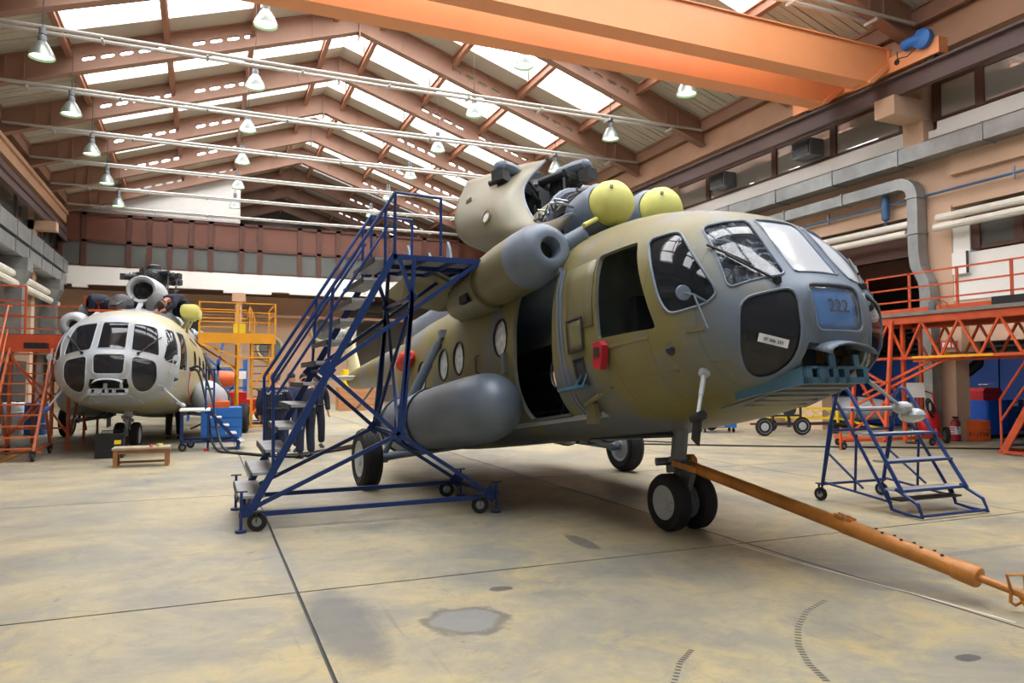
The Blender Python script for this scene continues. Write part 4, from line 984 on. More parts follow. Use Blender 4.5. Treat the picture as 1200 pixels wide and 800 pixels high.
# engines: intake collars with yellow covers, bare engine bay
for s, lab in ((1, 'starboard'), (-1, 'port')):
    c = V(3.98, .42, 3.11) if s == 1 else V(3.9, -.34, 3.15)
    o = hA.mk(MB().lathe([(.27, -.62), (.31, -.5), (.32, -.3), (.31, -.08), (.27, -.02), (.24, -.04)], c, (1,0,.08), 32), 'intake_collar', M_PRIMER)
    cv = hA.mk(MB().lathe([(.245, -.05), (.262, .02), (.258, .10), (.23, .18), (.17, .24), (.09, .275), (.01, .285)], c, (1,0,.08), 36), 'intake_cover', M_COVER, o)
    hA.mk(MB().tube(c + V(.05, .10*s + .12, -.2), c + V(.12, .22*s + .22, -.32), .028, 8), 'cover_handle', M_COVER, o)
    hA.mk(MB().lathe([(.02, 0), (.02, .02)], c + V(.24, .12, .12), (1,.3,.3), 8), 'cover_button', M_GREYM, o)
    eng = MB().lathe([(.2, -2.1), (.26, -1.9), (.28, -1.4), (.24, -1.2), (.3, -1.1), (.3, -.8), (.25, -.7), (.26, -.55)], c, (1,0,.02), 24)
    hA.mk(eng, 'engine', M_DKGREY)
rnd = random.Random(11); cl = MB()
for k in range(46):
    a = rnd.uniform(2.4, 3.5); b = rnd.uniform(.05, .82); z = 3.0 + .38*math.sqrt(max(0, 1 - (b - .42)**2/.2)) if abs(b-.42) < .44 else 3.05
    p = V(a, b, z); cl.path([p, p + V(rnd.uniform(.05,.2), rnd.uniform(-.08,.08), rnd.uniform(-.02,.09)), p + V(rnd.uniform(.2,.45), rnd.uniform(-.15,.15), rnd.uniform(-.05,.05))], rnd.uniform(.008, .02), 5)
stuff(hA.mk(cl, 'engine_pipework', M_STEEL))
cl = MB()
for k in range(34):
    p = V(rnd.uniform(1.2, 3.6), rnd.uniform(-.7, .8), rnd.uniform(2.95, 3.35)); cl.obox(p, (rnd.uniform(.08,.3), rnd.uniform(.08,.25), rnd.uniform(.06,.22)))
stuff(hA.mk(cl, 'engine_accessory', M_DKGREY))
# gearbox block and its shaft housings
gb = MB().lathe([(.42,2.95),(.45,3.3),(.36,3.55),(.30,3.8),(.22,4.05),(.17,4.2)], (1.75, 0, 0), (0,0,1), 24)
for k in range(18):
    th = rnd.uniform(0, 2*PI); z = rnd.uniform(3.3, 4.0); gb.obox(V(1.75 + .38*math.cos(th), .38*math.sin(th), z), (.16,.16,.14))
    gb.path([V(1.75 + .42*math.cos(th), .42*math.sin(th), z), V(1.75 + .5*math.cos(th+.3), .5*math.sin(th+.3), z + .2), V(1.75 + .3*math.cos(th+.5), .3*math.sin(th+.5), z + .45)], .02, 6)
hA.mk(gb, 'main_gearbox', M_DKGREY)
rotor_hub(hA, 1.55, 4.12, M_PRIMER, True, 57, .92)
# engine cowl that still stands in front of the gearbox: olive shell with a grey arch
rows = []
for i, (a, r) in enumerate(((2.2,.38),(2.55,.40),(2.85,.40),(3.0,.385))):
    rows.append([V(a, .24 + r*1.05*math.cos(t), 3.2 + r*1.15*math.sin(t)) for t in [PI*(-.05 + 1.1*k/14) for k in range(15)]])
o = hA.mk(MB().grid(rows), 'inner_cowl', M_KHAKI); m = o.modifiers.new('s', 'SOLIDIFY'); m.thickness = .02
hA.mk(MB().path([V(3.0, .24 + .40*math.cos(t), 3.2 + .44*math.sin(t)) for t in [PI*k/12 for k in range(13)]], .065, 8), 'cowl_arch', M_PRIMER)
# big swung-open cowl: a curved sheet laid through measured points
ctl = [[(548,213,.83),(576,204,.62),(606,195,.42),(639,188,.22)],
       [(534,250,1.10),(566,240,1.16),(594,230,.98),(613,222,.66)],
       [(541,280,1.16),(574,270,1.22),(606,262,1.04),(630,261,.84)],
       [(577,298,.86),(606,292,.96),(644,281,.92),(673,250,.87)]]
P4 = [[lp(x, y, 1, b) for x, y, b in r] for r in ctl]
def cr(p0, p1, p2, p3, t): return (p1*2 + (p2 - p0)*t + (p0*2 - p1*5 + p2*4 - p3)*t*t + (p1*3 - p0 - p2*3 + p3)*t**3)*.5
def spline(ps, n):
    e = [ps[0]*2 - ps[1]] + list(ps) + [ps[-1]*2 - ps[-2]]; out = []
    for i in range(len(ps) - 1):
        for j in range(n): out.append(cr(e[i], e[i+1], e[i+2], e[i+3], j/n))
    return out + [ps[-1]]
cols = [spline(r, 8) for r in P4]
rows = [spline([c[j] for c in cols], 8) for j in range(len(cols[0]))]
ow = hA.mk(MB().grid(rows), 'open_cowl', M_COWL, smooth=60); m = ow.modifiers.new('s', 'SOLIDIFY'); m.thickness = .03; m.offset = 0
hA.mk(MB().path(rows[-1], .022, 8), 'cowl_rim', M_PRIMER, ow); hA.mk(MB().path([r[0] for r in rows], .014, 6), 'cowl_edge', M_PRIMER, ow)
c = rows[9][12]; n = (rows[10][12] - rows[8][12]).cross(rows[9][13] - rows[9][11]).normalized()
if n.y < 0: n = -n
hA.mk(MB().lathe([(.10, .01), (.10, .03), (.075, .035), (.07, .0)], c, n, 18), 'port_ring', M_OLIVEP, ow); hA.mk(MB().lathe([(.075, .018), (.005, .03)], c, n, 16), 'port_lens', M_WHITEINK, ow)
c2 = rows[4][6]; hA.mk(MB().obox(c2 + n*.03, (.16,.02,.05)), 'cowl_latch', M_OLIVEP, ow)
# folded down service panel aft of the cowl
pp = [lp(x, y, 1, b) for x, y, b in ((452,343,1.9),(474,324,1.9),(506,317,1.8),(543,336,1.35),(531,360,1.3),(514,361,1.5),(470,352,1.85))]
sv = hA.mk(MB().prism(pp, (0,.0,-.05)), 'service_panel', M_OLIVEP, smooth=0)
hA.mk(MB().tube(pp[1] + V(0,0,.02), pp[3] + V(0,0,.05), .03, 8).tube(pp[2] + V(0,.05,.04), pp[3] + V(0,.1,.06), .02, 8), 'panel_rail', M_PALEGREY, sv)
for x, y, b in ((505,312,.9),(527,300,.8),(480,303,1.1)):
    p = lp(x, y, 1, b); hA.mk(MB().prism([p + V(-.1,0,-.25), p + V(.16,0,-.25), p + V(.08,0,.1), p + V(.0,0,.24)], (0,.04,0)), 'frame_rib', M_PRIMER, smooth=0)
# red cover and grab handle on the aft flank, oval fitting by the door
p = on_skin((-.95, 1.2, 2.02), (0,1,.1))
o = hA.mk(MB().lathe([(.05,-.34),(.13,-.26),(.15,.0),(.13,.2),(.06,.3)], p + V(0,.08,0), (1,.1,.12), 14), 'red_exhaust_cover', pbr('red_orange_cloth', (206,54,36), .7, var=.25, scale=9))
o['label'] = 'red cloth cover on the aft flank'
p = on_skin((1.95, 1.2, 1.55), (0,1,0)); hA.mk(MB().path([p + V(0,.0,.12), p + V(0,.05,.10), p + V(0,.05,-.10), p + V(0,0,-.12)], .014, 6), 'grab_handle', M_OLIVEP)
p = on_skin((2.78, 1.2, 1.45), (0,1,0)); hA.mk(MB().obox(p + V(0,.03,0), (.08,.06,.24)), 'door_latch', M_GREYM)
# blue cloth cover with a number behind the centre nose pane; taped note on the starboard nose pane
def text_mesh(s, size, ext=.002):
    cu = bpy.data.curves.new('txt', 'FONT'); cu.body = s; cu.size = size; cu.extrude = ext; cu.align_x = 'CENTER'; cu.align_y = 'CENTER'
    o = bpy.data.objects.new('txt', cu); COL.objects.link(o); dg = bpy.context.evaluated_depsgraph_get(); me = bpy.data.meshes.new_from_object(o.evaluated_get(dg)); bpy.data.objects.remove(o); bpy.data.curves.remove(cu); return me
def lettering(s, size, mat, parent, right, up, pos, name='lettering', world=True):
    me = text_mesh(s, size); r = Vector(right).normalized(); u = Vector(up); u = (u - r*u.dot(r)).normalized(); n = r.cross(u)
    M = Matrix((r, u, n)).transposed().to_4x4(); M.translation = Vector(pos)
    if parent is not None and world: M = root_mat(parent).inverted() @ M
    me.transform(M); me.materials.clear(); me.materials.append(mat); o = bpy.data.objects.new(name, me); COL.objects.link(o)
    if parent is not None: o.parent = parent
    return o
bc = MB(); rows = []
for i in range(9):
    z = 1.225 + .355*i/8; rows.append([on_skin((6.4, -.26 + .5*j/8, z), (1,0,0)) + V(-.045 - .004*math.sin(i*2.1 + j*1.7), 0, 0) for j in range(9)])
o = hA.mk(bc.grid(rows), 'window_cover', M_COVBLUE); o['label'] = 'blue cloth cover inside the centre nose window'; m = o.modifiers.new('s', 'SOLIDIFY'); m.thickness = .01
q = on_skin((6.4, -.03, 1.41), (1,0,0)); lettering('222', .16, M_INK, o, (0, 1, 0), (-.12, 0, 1), (q.x - .028, .02, 1.41), world=False)
n = V(.85, .50, -.12).normalized(); q = on_skin((6.376, .625, 1.13), n); rt = V(.073, -.185, -.057).normalized()          # towards the nose tip
tp_ = hA.mk(MB().obox(q + n*.008, (.25, .004, .07), Matrix((rt, n, rt.cross(n))).transposed()), 'tape_note', M_PAPER, smooth=0)
lettering('07 206 233', .036, M_INK, tp_, (rt.x, -rt.y, rt.z), (0, 0, 1), (q.x + n.x*.014, -(q.y + n.y*.014), q.z + n.z*.014 - .004), world=False)
# ------------------------------------------------------------------ the pale helicopter behind
HB = (-1.22, 22.8, 0)
heliB, hB, GB = heli('helicopter', 'pale unpainted helicopter at the left, bare rotor hub on its roof', HB, R(-90 - 5.2), R(4.2), False)
rotor_hub(hB, 1.6, 4.15, M_GREYM, False, 12, .66)
hB.mk(MB().lathe([(.42,2.95),(.45,3.3),(.36,3.55),(.30,3.8),(.22,4.0)], (1.6, 0, 0), (0,0,1), 24), 'main_gearbox', M_GREYM)
o = hB.mk(MB().lathe([(.46,-1.1),(.42,-.6),(.37,-.25),(.355,-.08),(.32,0),(.27,-.02),(.24,-.12),(.23,-.5)], (3.35, 0, 3.52), (1,0,.0), 36), 'fan_intake', M_PALEGREY)
hB.mk(MB().lathe([(.23,-.35),(.1,-.3),(.07,-.2),(.01,-.15)], (3.35, 0, 3.52), (1,0,0), 24), 'fan_hub', M_DARK, o)
fb = MB()
for k in range(14):
    th = 2*PI*k/14; d = V(0, math.cos(th), math.sin(th)); fb.bar(V(3.02, 0, 3.52) + d*.07, V(3.06, 0, 3.52) + d*.225, .045, .008, (1, .4*d.z, -.4*d.y))
stuff(hB.mk(fb, 'fan_blade', M_DKGREY, o))
hB.mk(MB().prism([(3.2,.06,3.3),(3.45,.06,3.1),(3.7,.12,2.82),(3.1,.12,2.82)], (0,-.12,0)), 'intake_post', M_PALEGREY)
e = MB().lathe([(.22,-1.2),(.26,-.6),(.24,-.2),(.28,0),(.2,.05)], (3.6,-.42,3.1), (1,0,0), 20); hB.mk(e, 'engine', M_GREYM)
e = MB().lathe([(.22,-1.2),(.26,-.6),(.24,-.2),(.28,0),(.2,.05)], (3.4,.42,3.1), (1,0,0), 20); hB.mk(e, 'engine', M_GREYM)
rings = [[V(3.3 + x, -1.12 + .21*math.copysign(abs(math.cos(t))**.5, math.cos(t)), 2.98 + zz*.85*math.copysign(abs(math.sin(t))**.5, math.sin(t))) for t in [2*PI*k/24 for k in range(24)]] for x, zz in ((-.5,.08),(-.48,.18),(.0,.2),(.3,.19),(.34,.1))]
o = hB.mk(MB().loft(rings), 'yellow_engine_cover', M_COVER); o['label'] = 'yellow cover on the port shoulder'
hB.mk(MB().tube((3.3,-1.12,2.9),(3.2,-.95,2.6),.05,8).tube((3.0,-1.05,2.9),(2.9,-1.0,2.5),.04,8).path([(3.2,-1.1,2.9),(3.4,-1.2,2.8),(3.3,-1.1,2.6)],.02,6), 'cover_stand', M_CREAM)
cl = MB(); rnd = random.Random(4)
for k in range(26):
    p = V(rnd.uniform(1.5,3.6), rnd.uniform(-.85,.85), rnd.uniform(2.95,3.2)); cl.obox(p, (.2,.14,.14)); cl.path([p, p + V(.1,rnd.uniform(-.2,.2),.12), p + V(.3,rnd.uniform(-.2,.2),.0)], .014, 5)
stuff(hB.mk(cl, 'engine_accessory', M_GREYM))
hB.mk(MB().prism([(3.9,.35,2.86),(3.9,1.0,2.86),(2.6,1.15,3.02),(2.6,.35,3.1)], (0,0,.05)), 'orange_work_mat', M_ORANGE)
hB.mk(MB().lathe([(.3,-.3),(.3,.0)], (2.9,1.5,2.9), (.3,1,.4), 18), 'open_panel', M_DKGREY)
# red warning streamer tied at the port flank and black ground cables
p = on_skin((4.6,-1.2,1.42), (0,-1,0))
rows = [[V(p.x + .05*math.sin(k*1.3) + w, p.y - .04 - .02*math.cos(k), p.z - .12*k) for w in (-.05 - .02*math.sin(k*2), .05 + .03*math.cos(k*1.7))] for k in range(7)]
o = hB.mk(MB().grid(rows), 'warning_streamer', M_REDCOV); o['label'] = 'red streamer hanging on the port flank'; m = o.modifiers.new('s','SOLIDIFY'); m.thickness = .01
b2w = lambda v: root_mat(heliB) @ V(v.x, -v.y, v.z)
# ================================================================== ACCESS STANDS AND GROUND EQUIPMENT
def tubes(t, name, mat, segs, r=.025, n=8):
    return [MB().path(s, r, n).build(name, mat, t) for s in segs]
def bars(t, name, mat, segs, w=.05, h=.05, up=(0,0,1)):
    return [MB().bar(a, b, w, h, up).build(name, mat, t, smooth=0) for a, b in segs]
def caster(t, c, r, d=(0,1,0), h=None, name='caster'):
    """swivel wheel: tyre with hub and a steel fork up to height h"""
    c = V(*c); d = V(*d).normalized()
    o = MB().lathe([(r*.5, -.02), (r*.92, -.024), (r, -.014), (r, .014), (r*.92, .024), (r*.5, .02)], c, d, 20).build(name, M_RUBBER, t)
    MB().lathe([(r*.12, -.03), (r*.5, -.022), (r*.5, .022), (r*.12, .03)], c, d, 14).build('hub', M_STEEL, o)
    f = MB(); top = V(c.x, c.y, h if h else c.z + r*1.5)
    for s in (-1, 1): f.bar(c + d*.034*s, V(top.x, top.y, top.z) + d*.034*s, r*.5, .008, d.cross(V(0,0,1)))
    f.obox(top, (.09, .09, .015)); f.build('fork', M_DKGREY, o, smooth=0)
# ---- tall blue mobile stairs beside the helicopter
YN, YF = 8.15, 9.45
T = thing('mobile_stairs', 'tall navy blue mobile stairs with grey treads against the olive helicopter', 'stairs', (1.7, 8.8, 0))
def both(fn):
    for y in (YN, YF): fn(y)
SB, ST_ = V(.43, 0, .16), V(1.97, 0, 3.02)
def st_pt(k, y): return V(SB.x + (ST_.x - SB.x)*k, y, SB.z + (ST_.z - SB.z)*k)
def side(y):
    Y = V(0, y, 0)
    bars(T, 'stringer', M_BLUE, [(st_pt(0, y), st_pt(1, y))], .04, .075)
    bars(T, 'base_rail', M_BLUE, [((.34, y, .17), (3.19, y, .19))], .045, .05)
    A = V(2.03, y, .96); N2 = V(2.18, y, 2.53); G_ = V(1.22, y, 1.68); E_ = V(3.02, y, 3.0); B_ = V(3.16, y, .22); L_ = V(.44, y, .22)
    bars(T, 'brace', M_BLUE, [(L_, A), (G_, A), (A, B_), (G_, E_), (A + V(0,0,0), N2), (N2, V(2.02, y, 2.98)), (A + V(.05,0,0), V(2.2, y, 2.98))], .035, .045)
    for c, s in ((A, .11), (G_, .12), (N2, .09), (L_, .1), (B_, .12)): MB().obox(c, (s*1.25, .02, s*1.25), Matrix.Rotation(R(40), 3, 'Y')).build('gusset', M_BLUE, T, smooth=0)
    # handrail follows the stairs and turns level round the platform
    hr = [V(.66, y, 1.0), V(.66, y, 1.62), V(1.97, y, 3.74)]
    tubes(T, 'handrail', M_BLUE, [hr[1:]], .02); tubes(T, 'handrail_post', M_BLUE, [[st_pt(.16, y), hr[1]], [st_pt(.52, y), V(1.28, y, 2.62)], [V(1.86, y, 2.86), V(1.86, y, 3.56)], [V(1.97, y, 3.0), V(1.97, y, 3.74)], [V(2.52, y, 3.03), V(2.52, y, 3.72)]], .018)
    tubes(T, 'mid_rail', M_BLUE, [[V(.70, y, 1.42), V(1.9, y, 3.36)]], .016)
    tubes(T, 'platform_rail', M_BLUE, [[V(1.97, y, 3.74), V(2.52, y, 3.72)]], .018)
both(side)
for k in range(12):
    z = .36 + .238*k; x = SB.x + (z - SB.z)*(ST_.x - SB.x)/(ST_.z - SB.z)
    o = MB().box(x - .21, x + .06, YN + .03, YF - .03, z - .03, z).build('tread', M_TREAD, T, smooth=0)
    MB().box(x - .215, x - .2, YN + .03, YF - .03, z - .06, z).build('nosing', M_DKGREY, o, smooth=0)
MB().box(1.96, 3.05, YN - .02, YF + .02, 3.0, 3.015).build('platform_plate', M_TREAD, T, smooth=0)
bars(T, 'platform_frame', M_BLUE, [((1.95, YN, 2.99), (3.06, YN, 2.99)), ((1.95, YF, 2.99), (3.06, YF, 2.99)), ((1.97, YN, 2.99), (1.97, YF, 2.99)), ((3.04, YN, 2.99), (3.04, YF, 2.99)), ((2.33, YN, 2.98), (2.33, YF, 2.98)), ((2.69, YN, 2.98), (2.69, YF, 2.98)), ((1.97, (YN+YF)/2, 2.975), (3.04, (YN+YF)/2, 2.975))], .04, .06)
bars(T, 'cross_member', M_BLUE, [((.4, YN, .17), (.4, YF, .17)), ((3.16, YN, .2), (3.16, YF, .2)), ((2.03, YN, .96), (2.03, YF, .96)), ((1.22, YN, 1.68), (1.22, YF, 1.68)), ((2.18, YN, 2.53), (2.18, YF, 2.53)), ((2.03, YN, .96), (2.18, YF, 2.53)), ((2.03, YF, .96), (2.18, YN, 2.53))], .035, .035)
for c in ((.52, YN - .04, .10), (3.02, YN, .10), (.52, YF, .10), (3.02, YF, .10)): caster(T, c, .10, (.25, 1, 0), .2)
for x, y in ((.36, YN - .06), (.36, YF + .05), (3.22, YN - .02), (3.22, YF)):
    o = MB().tube((x, y, .03), (x, y, .42 if x < 1 else .36), .016, 8).tube((x, y, 0), (x, y, .025), .06, 12).build('levelling_jack', M_BLUE, T)
    MB().tube((x - .06, y, .42 if x < 1 else .36), (x + .06, y, .42 if x < 1 else .36), .01, 6).build('jack_handle', M_DKGREY, o)
# ---- small blue step ladder at the right
T = thing('step_ladder', 'low blue tubular step ladder on wheels by the helicopter nose', 'ladder', (8.0, 6.6, 0))
for x, s in ((7.45, -1), (8.55, 1)):
    front = [V(x, 6.0, .02), V(x, 6.05, .27), V(x, 6.72, 1.34), V(x, 6.80, 1.45), V(x, 6.88, 1.47), V(x, 6.96, 1.40), V(x, 7.0, 1.28)]
    dy = .0 if s < 0 else .06
    front = [p + V(0, dy if i > 1 else 0, 0) for i, p in enumerate(front)]
    tubes(T, 'front_stile', M_BLUE, [front[1:]], .024)
    tubes(T, 'rear_stile', M_BLUE, [[V(x, 7.0, 1.28), V(x, 7.1, .95), V(x, 7.24, .2)]], .022)
    tubes(T, 'inner_stile', M_BLUE, [[V(x - s*.0, 6.22, .12), V(x, 6.98, 1.3)]], .02)
    tubes(T, 'skid', M_BLUE, [[V(x, 6.14, .30), V(x, 5.86, .17), V(x, 5.80, .03), V(x, 6.0, .03), V(x, 6.2, .06), V(x, 6.26, .25)]], .02)
    tubes(T, 'side_brace', M_BLUE, [[V(x, 7.2, .24), V(x, 6.2, .14)], [V(x, 7.12, .62), V(x, 6.6, .25)], [V(x, 7.05, 1.0), V(x, 7.22, .25)]], .016)
    caster(T, (x, 7.27, .085), .085, (1, .2, 0), .22)
    tubes(T, 'stay_post', M_BLUE, [[V(x, 6.68, .9), V(x, 6.72, .20)]], .016)
for k, (y, z) in enumerate(((6.16, .28), (6.32, .60), (6.5, .91))):
    o = MB().box(7.46, 8.54, y - .07, y + .14, z - .012, z + .012).build('tread', M_TREAD, T, smooth=0)
    tubes(o, 'tread_bar', M_BLUE, [[V(7.45, y - .08, z), V(8.55, y - .08, z)]], .018)
MB().box(7.48, 8.52, 6.1, 6.28, .16, .18).build('lower_plate', M_DKGREY, T, smooth=0)
MB().box(7.46, 8.54, 6.72, 7.02, 1.2, 1.225).build('platform_plate', M_TREAD, T, smooth=0)
tubes(T, 'cross_tube', M_BLUE, [[V(7.45, 7.21, .22), V(8.55, 7.21, .22)], [V(7.45, 7.0, 1.2), V(8.55, 7.0, 1.2)], [V(7.45, 6.74, 1.2), V(8.55, 6.74, 1.2)], [V(7.45, 5.82, .04), V(8.55, 5.82, .04)], [V(7.45, 7.1, .92), V(8.55, 7.1, .92)]], .018)
# ---- orange towbar
p0 = V(*(_HO + Vector((math.sin(R(176.75)), math.cos(R(176.75)), 0))*4.42)) + V(0, 0, .68); p1 = V(5.14, 3.28, .135)
T = thing('towbar', 'long orange towbar coupled to the olive helicopter nose gear', 'towbar', p1)
d = (p1 - p0); L = d.length; u = d.normalized(); sd = u.cross(V(0,0,1)).normalized()
MB().lathe([(.03, .1), (.055, .12), (.058, .2), (.06, L*.56), (.066, L*.57), (.07, L*.58)], p0, u, 20).build('front_tube', M_TOW, T)
MB().lathe([(.066, L*.575), (.066, L*.86), (.075, L*.862), (.078, L*.91), (.07, L*.915), (.03, L*.916)], p0, u, 20).build('rear_tube', M_TOW, T)
MB().lathe([(.028, L*.91), (.028, L*1.0), (.034, L*1.0), (.034, L*1.03)], p0, u, 12).build('drawbar', M_TOW, T)
o = MB().torus(p1 + u*.08, V(u.y, -u.x, .3), .07, .016, 20, 8).build('tow_eye', M_TOW, T)
q = p0 + u*L*.985; MB().path([q + sd*.03, q + sd*.08 + V(0,0,.12), q - sd*.03 + V(0,0,.13) + u*.06, q - sd*.07 + V(0,0,-.05) + u*.05, q - sd*.02 + V(0,0,-.10), q + sd*.04 + V(0,0,-.07)], .012, 6, True).build('handle_loop', M_TOW, T)
q = p0 + u*L*.575
for s in (-1, 1): MB().obox(q + V(0,0,.07) + sd*.028*s, (.02, .16, .03), Matrix((sd, u, sd.cross(u))).transposed()).build('clamp_lug', M_TOW, T, smooth=0)
MB().tube(q + V(0,0,.075) - sd*.06, q + V(0,0,.075) + sd*.06, .012, 8).build('clamp_bolt', M_STEEL, T)
for k in range(8):
    q = p0 + u*L*(.66 + .025*k); MB().lathe([(.012, 0), (.012, .012)], q + V(0,0,.062) + sd*(.02 if k % 2 else -.02), (0,0,1), 8).build('bolt_head', M_DKGREY, T)
MB().obox(p0 + u*.1, (.16, .12, .05), Matrix((sd, u, sd.cross(u))).transposed()).build('fork_head', M_TOW, T, smooth=0)
for s in (-1, 1): MB().bar(p0 + u*.12 + sd*.07*s, p0 - u*.16 + sd*.10*s, .03, .06).build('fork_arm', M_TOW, T, smooth=0)
MB().lathe([(.06,-.05),(.075,-.03),(.075,.03),(.06,.05)], p0 - u*.16 - sd*.16, sd, 16).build('coupling_knob', M_TOW, T)
# ---- little wooden bench
T = thing('wooden_bench', 'small worn wooden bench on the floor in front of the pale helicopter', 'bench', (-1.06, 14.9, 0))
for k in range(2): MB().box(-1.52, -.58, 14.66 + .27*k, 14.91 + .27*k, .31, .345).build('top_plank', pbr('greyed_wood', (160,142,122), .7, var=.2, scale=6) if 'greyed_wood' not in MATS else MATS['greyed_wood'], T, smooth=0)
for x in (-1.5, -.67):
    for y in (14.68, 15.06): MB().box(x, x + .07, y, y + .07, 0, .31).build('leg', M_WOOD, T, smooth=0)
MB().box(-1.5, -.6, 14.69, 14.72, .24, .31).build('apron', M_WOOD, T, smooth=0); MB().box(-1.5, -.6, 15.09, 15.12, .24, .31).build('apron', M_WOOD, T, smooth=0); MB().box(-1.46, -.64, 14.85, 14.9, .06, .10).build('stretcher', M_WOOD, T, smooth=0)
o = MB().lathe([(.045, 0), (.055, .005), (.055, .05), (.03, .05), (.03, .0)], (-.76, 14.85, .345), (0,0,1), 20).build('tape_roll', M_COVER); tag(o, 'roll of yellow tape on the wooden bench', 'tape')
o = MB().lathe([(.03, 0), (.035, .02), (.02, .04)], (-.9, 14.82, .345), (0,0,1), 12).build('red_tin', M_RED); tag(o, 'small red tin standing on the wooden bench', 'tin')
T = thing('battery_box', 'black box with handle under the pale helicopter nose', 'box', (-1.75, 16.7, 0))
MB().box(-2.0, -1.5, 16.45, 16.85, 0, .42).build('case', M_BLACK, T, smooth=0); MB().box(-2.02, -1.48, 16.43, 16.87, .42, .47).build('lid', M_BLACK, T, smooth=0)
MB().path([(-1.9, 16.6, .47), (-1.9, 16.6, .54), (-1.6, 16.6, .54), (-1.6, 16.6, .47)], .012, 6).build('handle', M_BLACK, T); MB().box(-1.66, -1.54, 16.425, 16.43, .28, .36).build('yellow_mark', M_YELLOWB, T, smooth=0)

# ---- orange work dock with its lattice at the right
def lattice(t, name, mat, P, Q, n, zt, zb, w=.045, yoff=0):
    """top chord P>Q, bottom chord, zigzag diagonals"""
    P, Q = V(*P), V(*Q)
    bars(t, name + '_chord', mat, [(P + V(0,0,zt), Q + V(0,0,zt)), (P + V(0,0,zb[0]), Q + V(0,0,zb[1]))], w*1.3, w*1.3)
    for i in range(n):
        a, m, b = [P + (Q - P)*((i + k)/n) for k in (0, .5, 1)]
        zz = lambda q: zb[0] + (zb[1] - zb[0])*((q - P).length/(Q - P).length)
        bars(t, name + '_diagonal', mat, [(a + V(0,0,zt), m + V(0,0,zz(m))), (m + V(0,0,zz(m)), b + V(0,0,zt))], w, w)
T = thing('work_dock', 'orange elevated work dock on lattice legs at the right wall', 'dock', (15, 11, 0))
DX = 14.5
MB().box(DX - .08, 16.6, 5.0, 12.95, 2.98, 3.06).build('deck', pbr('grey_deck_boards', (120,112,104), .7, var=.2, scale=3), T, smooth=0)
bars(T, 'edge_beam', M_ORANGE, [((DX, 5, 2.90), (DX, 12.95, 2.90)), ((16.5, 5, 2.90), (16.5, 12.95, 2.90)), ((DX, 12.93, 2.9), (16.5, 12.93, 2.9))], .07, .14)
lattice(T, 'truss', M_ORANGE, (DX, 5.2, 0), (DX, 12.9, 0), 9, 2.84, (2.12, 2.02)); lattice(T, 'truss', M_ORANGE, (16.4, 5.2, 0), (16.4, 12.9, 0), 9, 2.84, (2.12, 2.02))
bars(T, 'chord_splice', M_YELLOW, [((DX - .02, 9.6, 2.07), (DX - .02, 11.4, 2.05))], .07, .05)
for x in (DX + .36,):
    yy = [12.9, 11.75, 10.6, 9.45, 8.3, 7.15, 6.0]
    for y in yy: bars(T, 'rail_post', M_ORANGE, [((x, y, 3.0), (x, y, 4.0))], .05, .04)
    bars(T, 'toe_board', M_ORANGE, [((x, 5, 3.12), (x, 12.9, 3.12))], .02, .14)
    for z in (3.98, 3.66, 3.36): bars(T, 'guard_rail', M_ORANGE, [((x, 5, z), (x, 12.9, z))], .04, .035)
legs = [(DX - .35, 12.85), (DX - .35, 11.9), (DX + .1, 11.75), (16.4, 12.7), (16.4, 9.0), (14.7, 6.2)]
for x, y in legs: bars(T, 'leg', M_ORANGE, [((x, y, .15), (x if x > 14.4 else x + .3, y, 2.9))], .07, .07, (1,0,0))
bars(T, 'leg_brace', M_ORANGE, [((14.2, 12.85, .3), (14.45, 11.8, 1.3)), ((14.45, 11.8, 1.3), (14.3, 12.85, 1.9)), ((14.2, 11.9, .5), (14.5, 12.85, 1.5)), ((14.2, 12.85, .9), (14.6, 10.6, 2.05)), ((14.3, 12.6, 1.2), (14.6, 10.9, 2.05)), ((14.2, 12.8, 2.0), (14.5, 11.8, 2.05)), ((14.15, 12.85, 1.5), (14.25, 11.9, 1.5)), ((14.15, 12.85, .2), (14.2, 11.75, .2))], .05, .05, (1,0,0))
bars(T, 'base_beam', M_ORANGE, [((13.0, 12.1, .2), (16.0, 12.0, .2)), ((13.8, 13.0, .2), (13.9, 11.7, .2))], .06, .07)
for x, y in ((13.1, 12.1), (15.8, 12.0), (13.85, 12.95)): caster(T, (x, y, .09), .09, (0,1,0), .2)
bars(T, 'outrigger', M_ORANGE, [((13.02, 12.1, 0), (13.02, 12.1, .5)), ((15.95, 12.0, 0), (15.95, 12.0, .4))], .04, .04, (1,0,0))
o = MB().box(14.45, 14.8, 8.5, 9.6, 3.061, 3.22).build('black_case', M_BLACK, smooth=0); tag(o, 'flat black case lying on the orange dock deck', 'case')
MB().lathe([(.07, 0), (.075, .02), (.07, .2), (.04, .22)], (14.58, 10.98, 3.061), (0,0,1), 14).build('grease_can', M_GREYM)['label'] = 'small grey can standing on the orange dock deck'
bpy.data.objects['grease_can']['category'] = 'can'
o = MB().path([(14.6, 10.82, 3.081), (14.6, 10.82, 3.2), (14.6, 10.76, 3.26), (14.6, 10.66, 3.2), (14.6, 10.66, 3.081)], .02, 8).build('lifting_shackle', M_ORANGED); tag(o, 'orange lifting shackle standing on the dock deck', 'shackle')
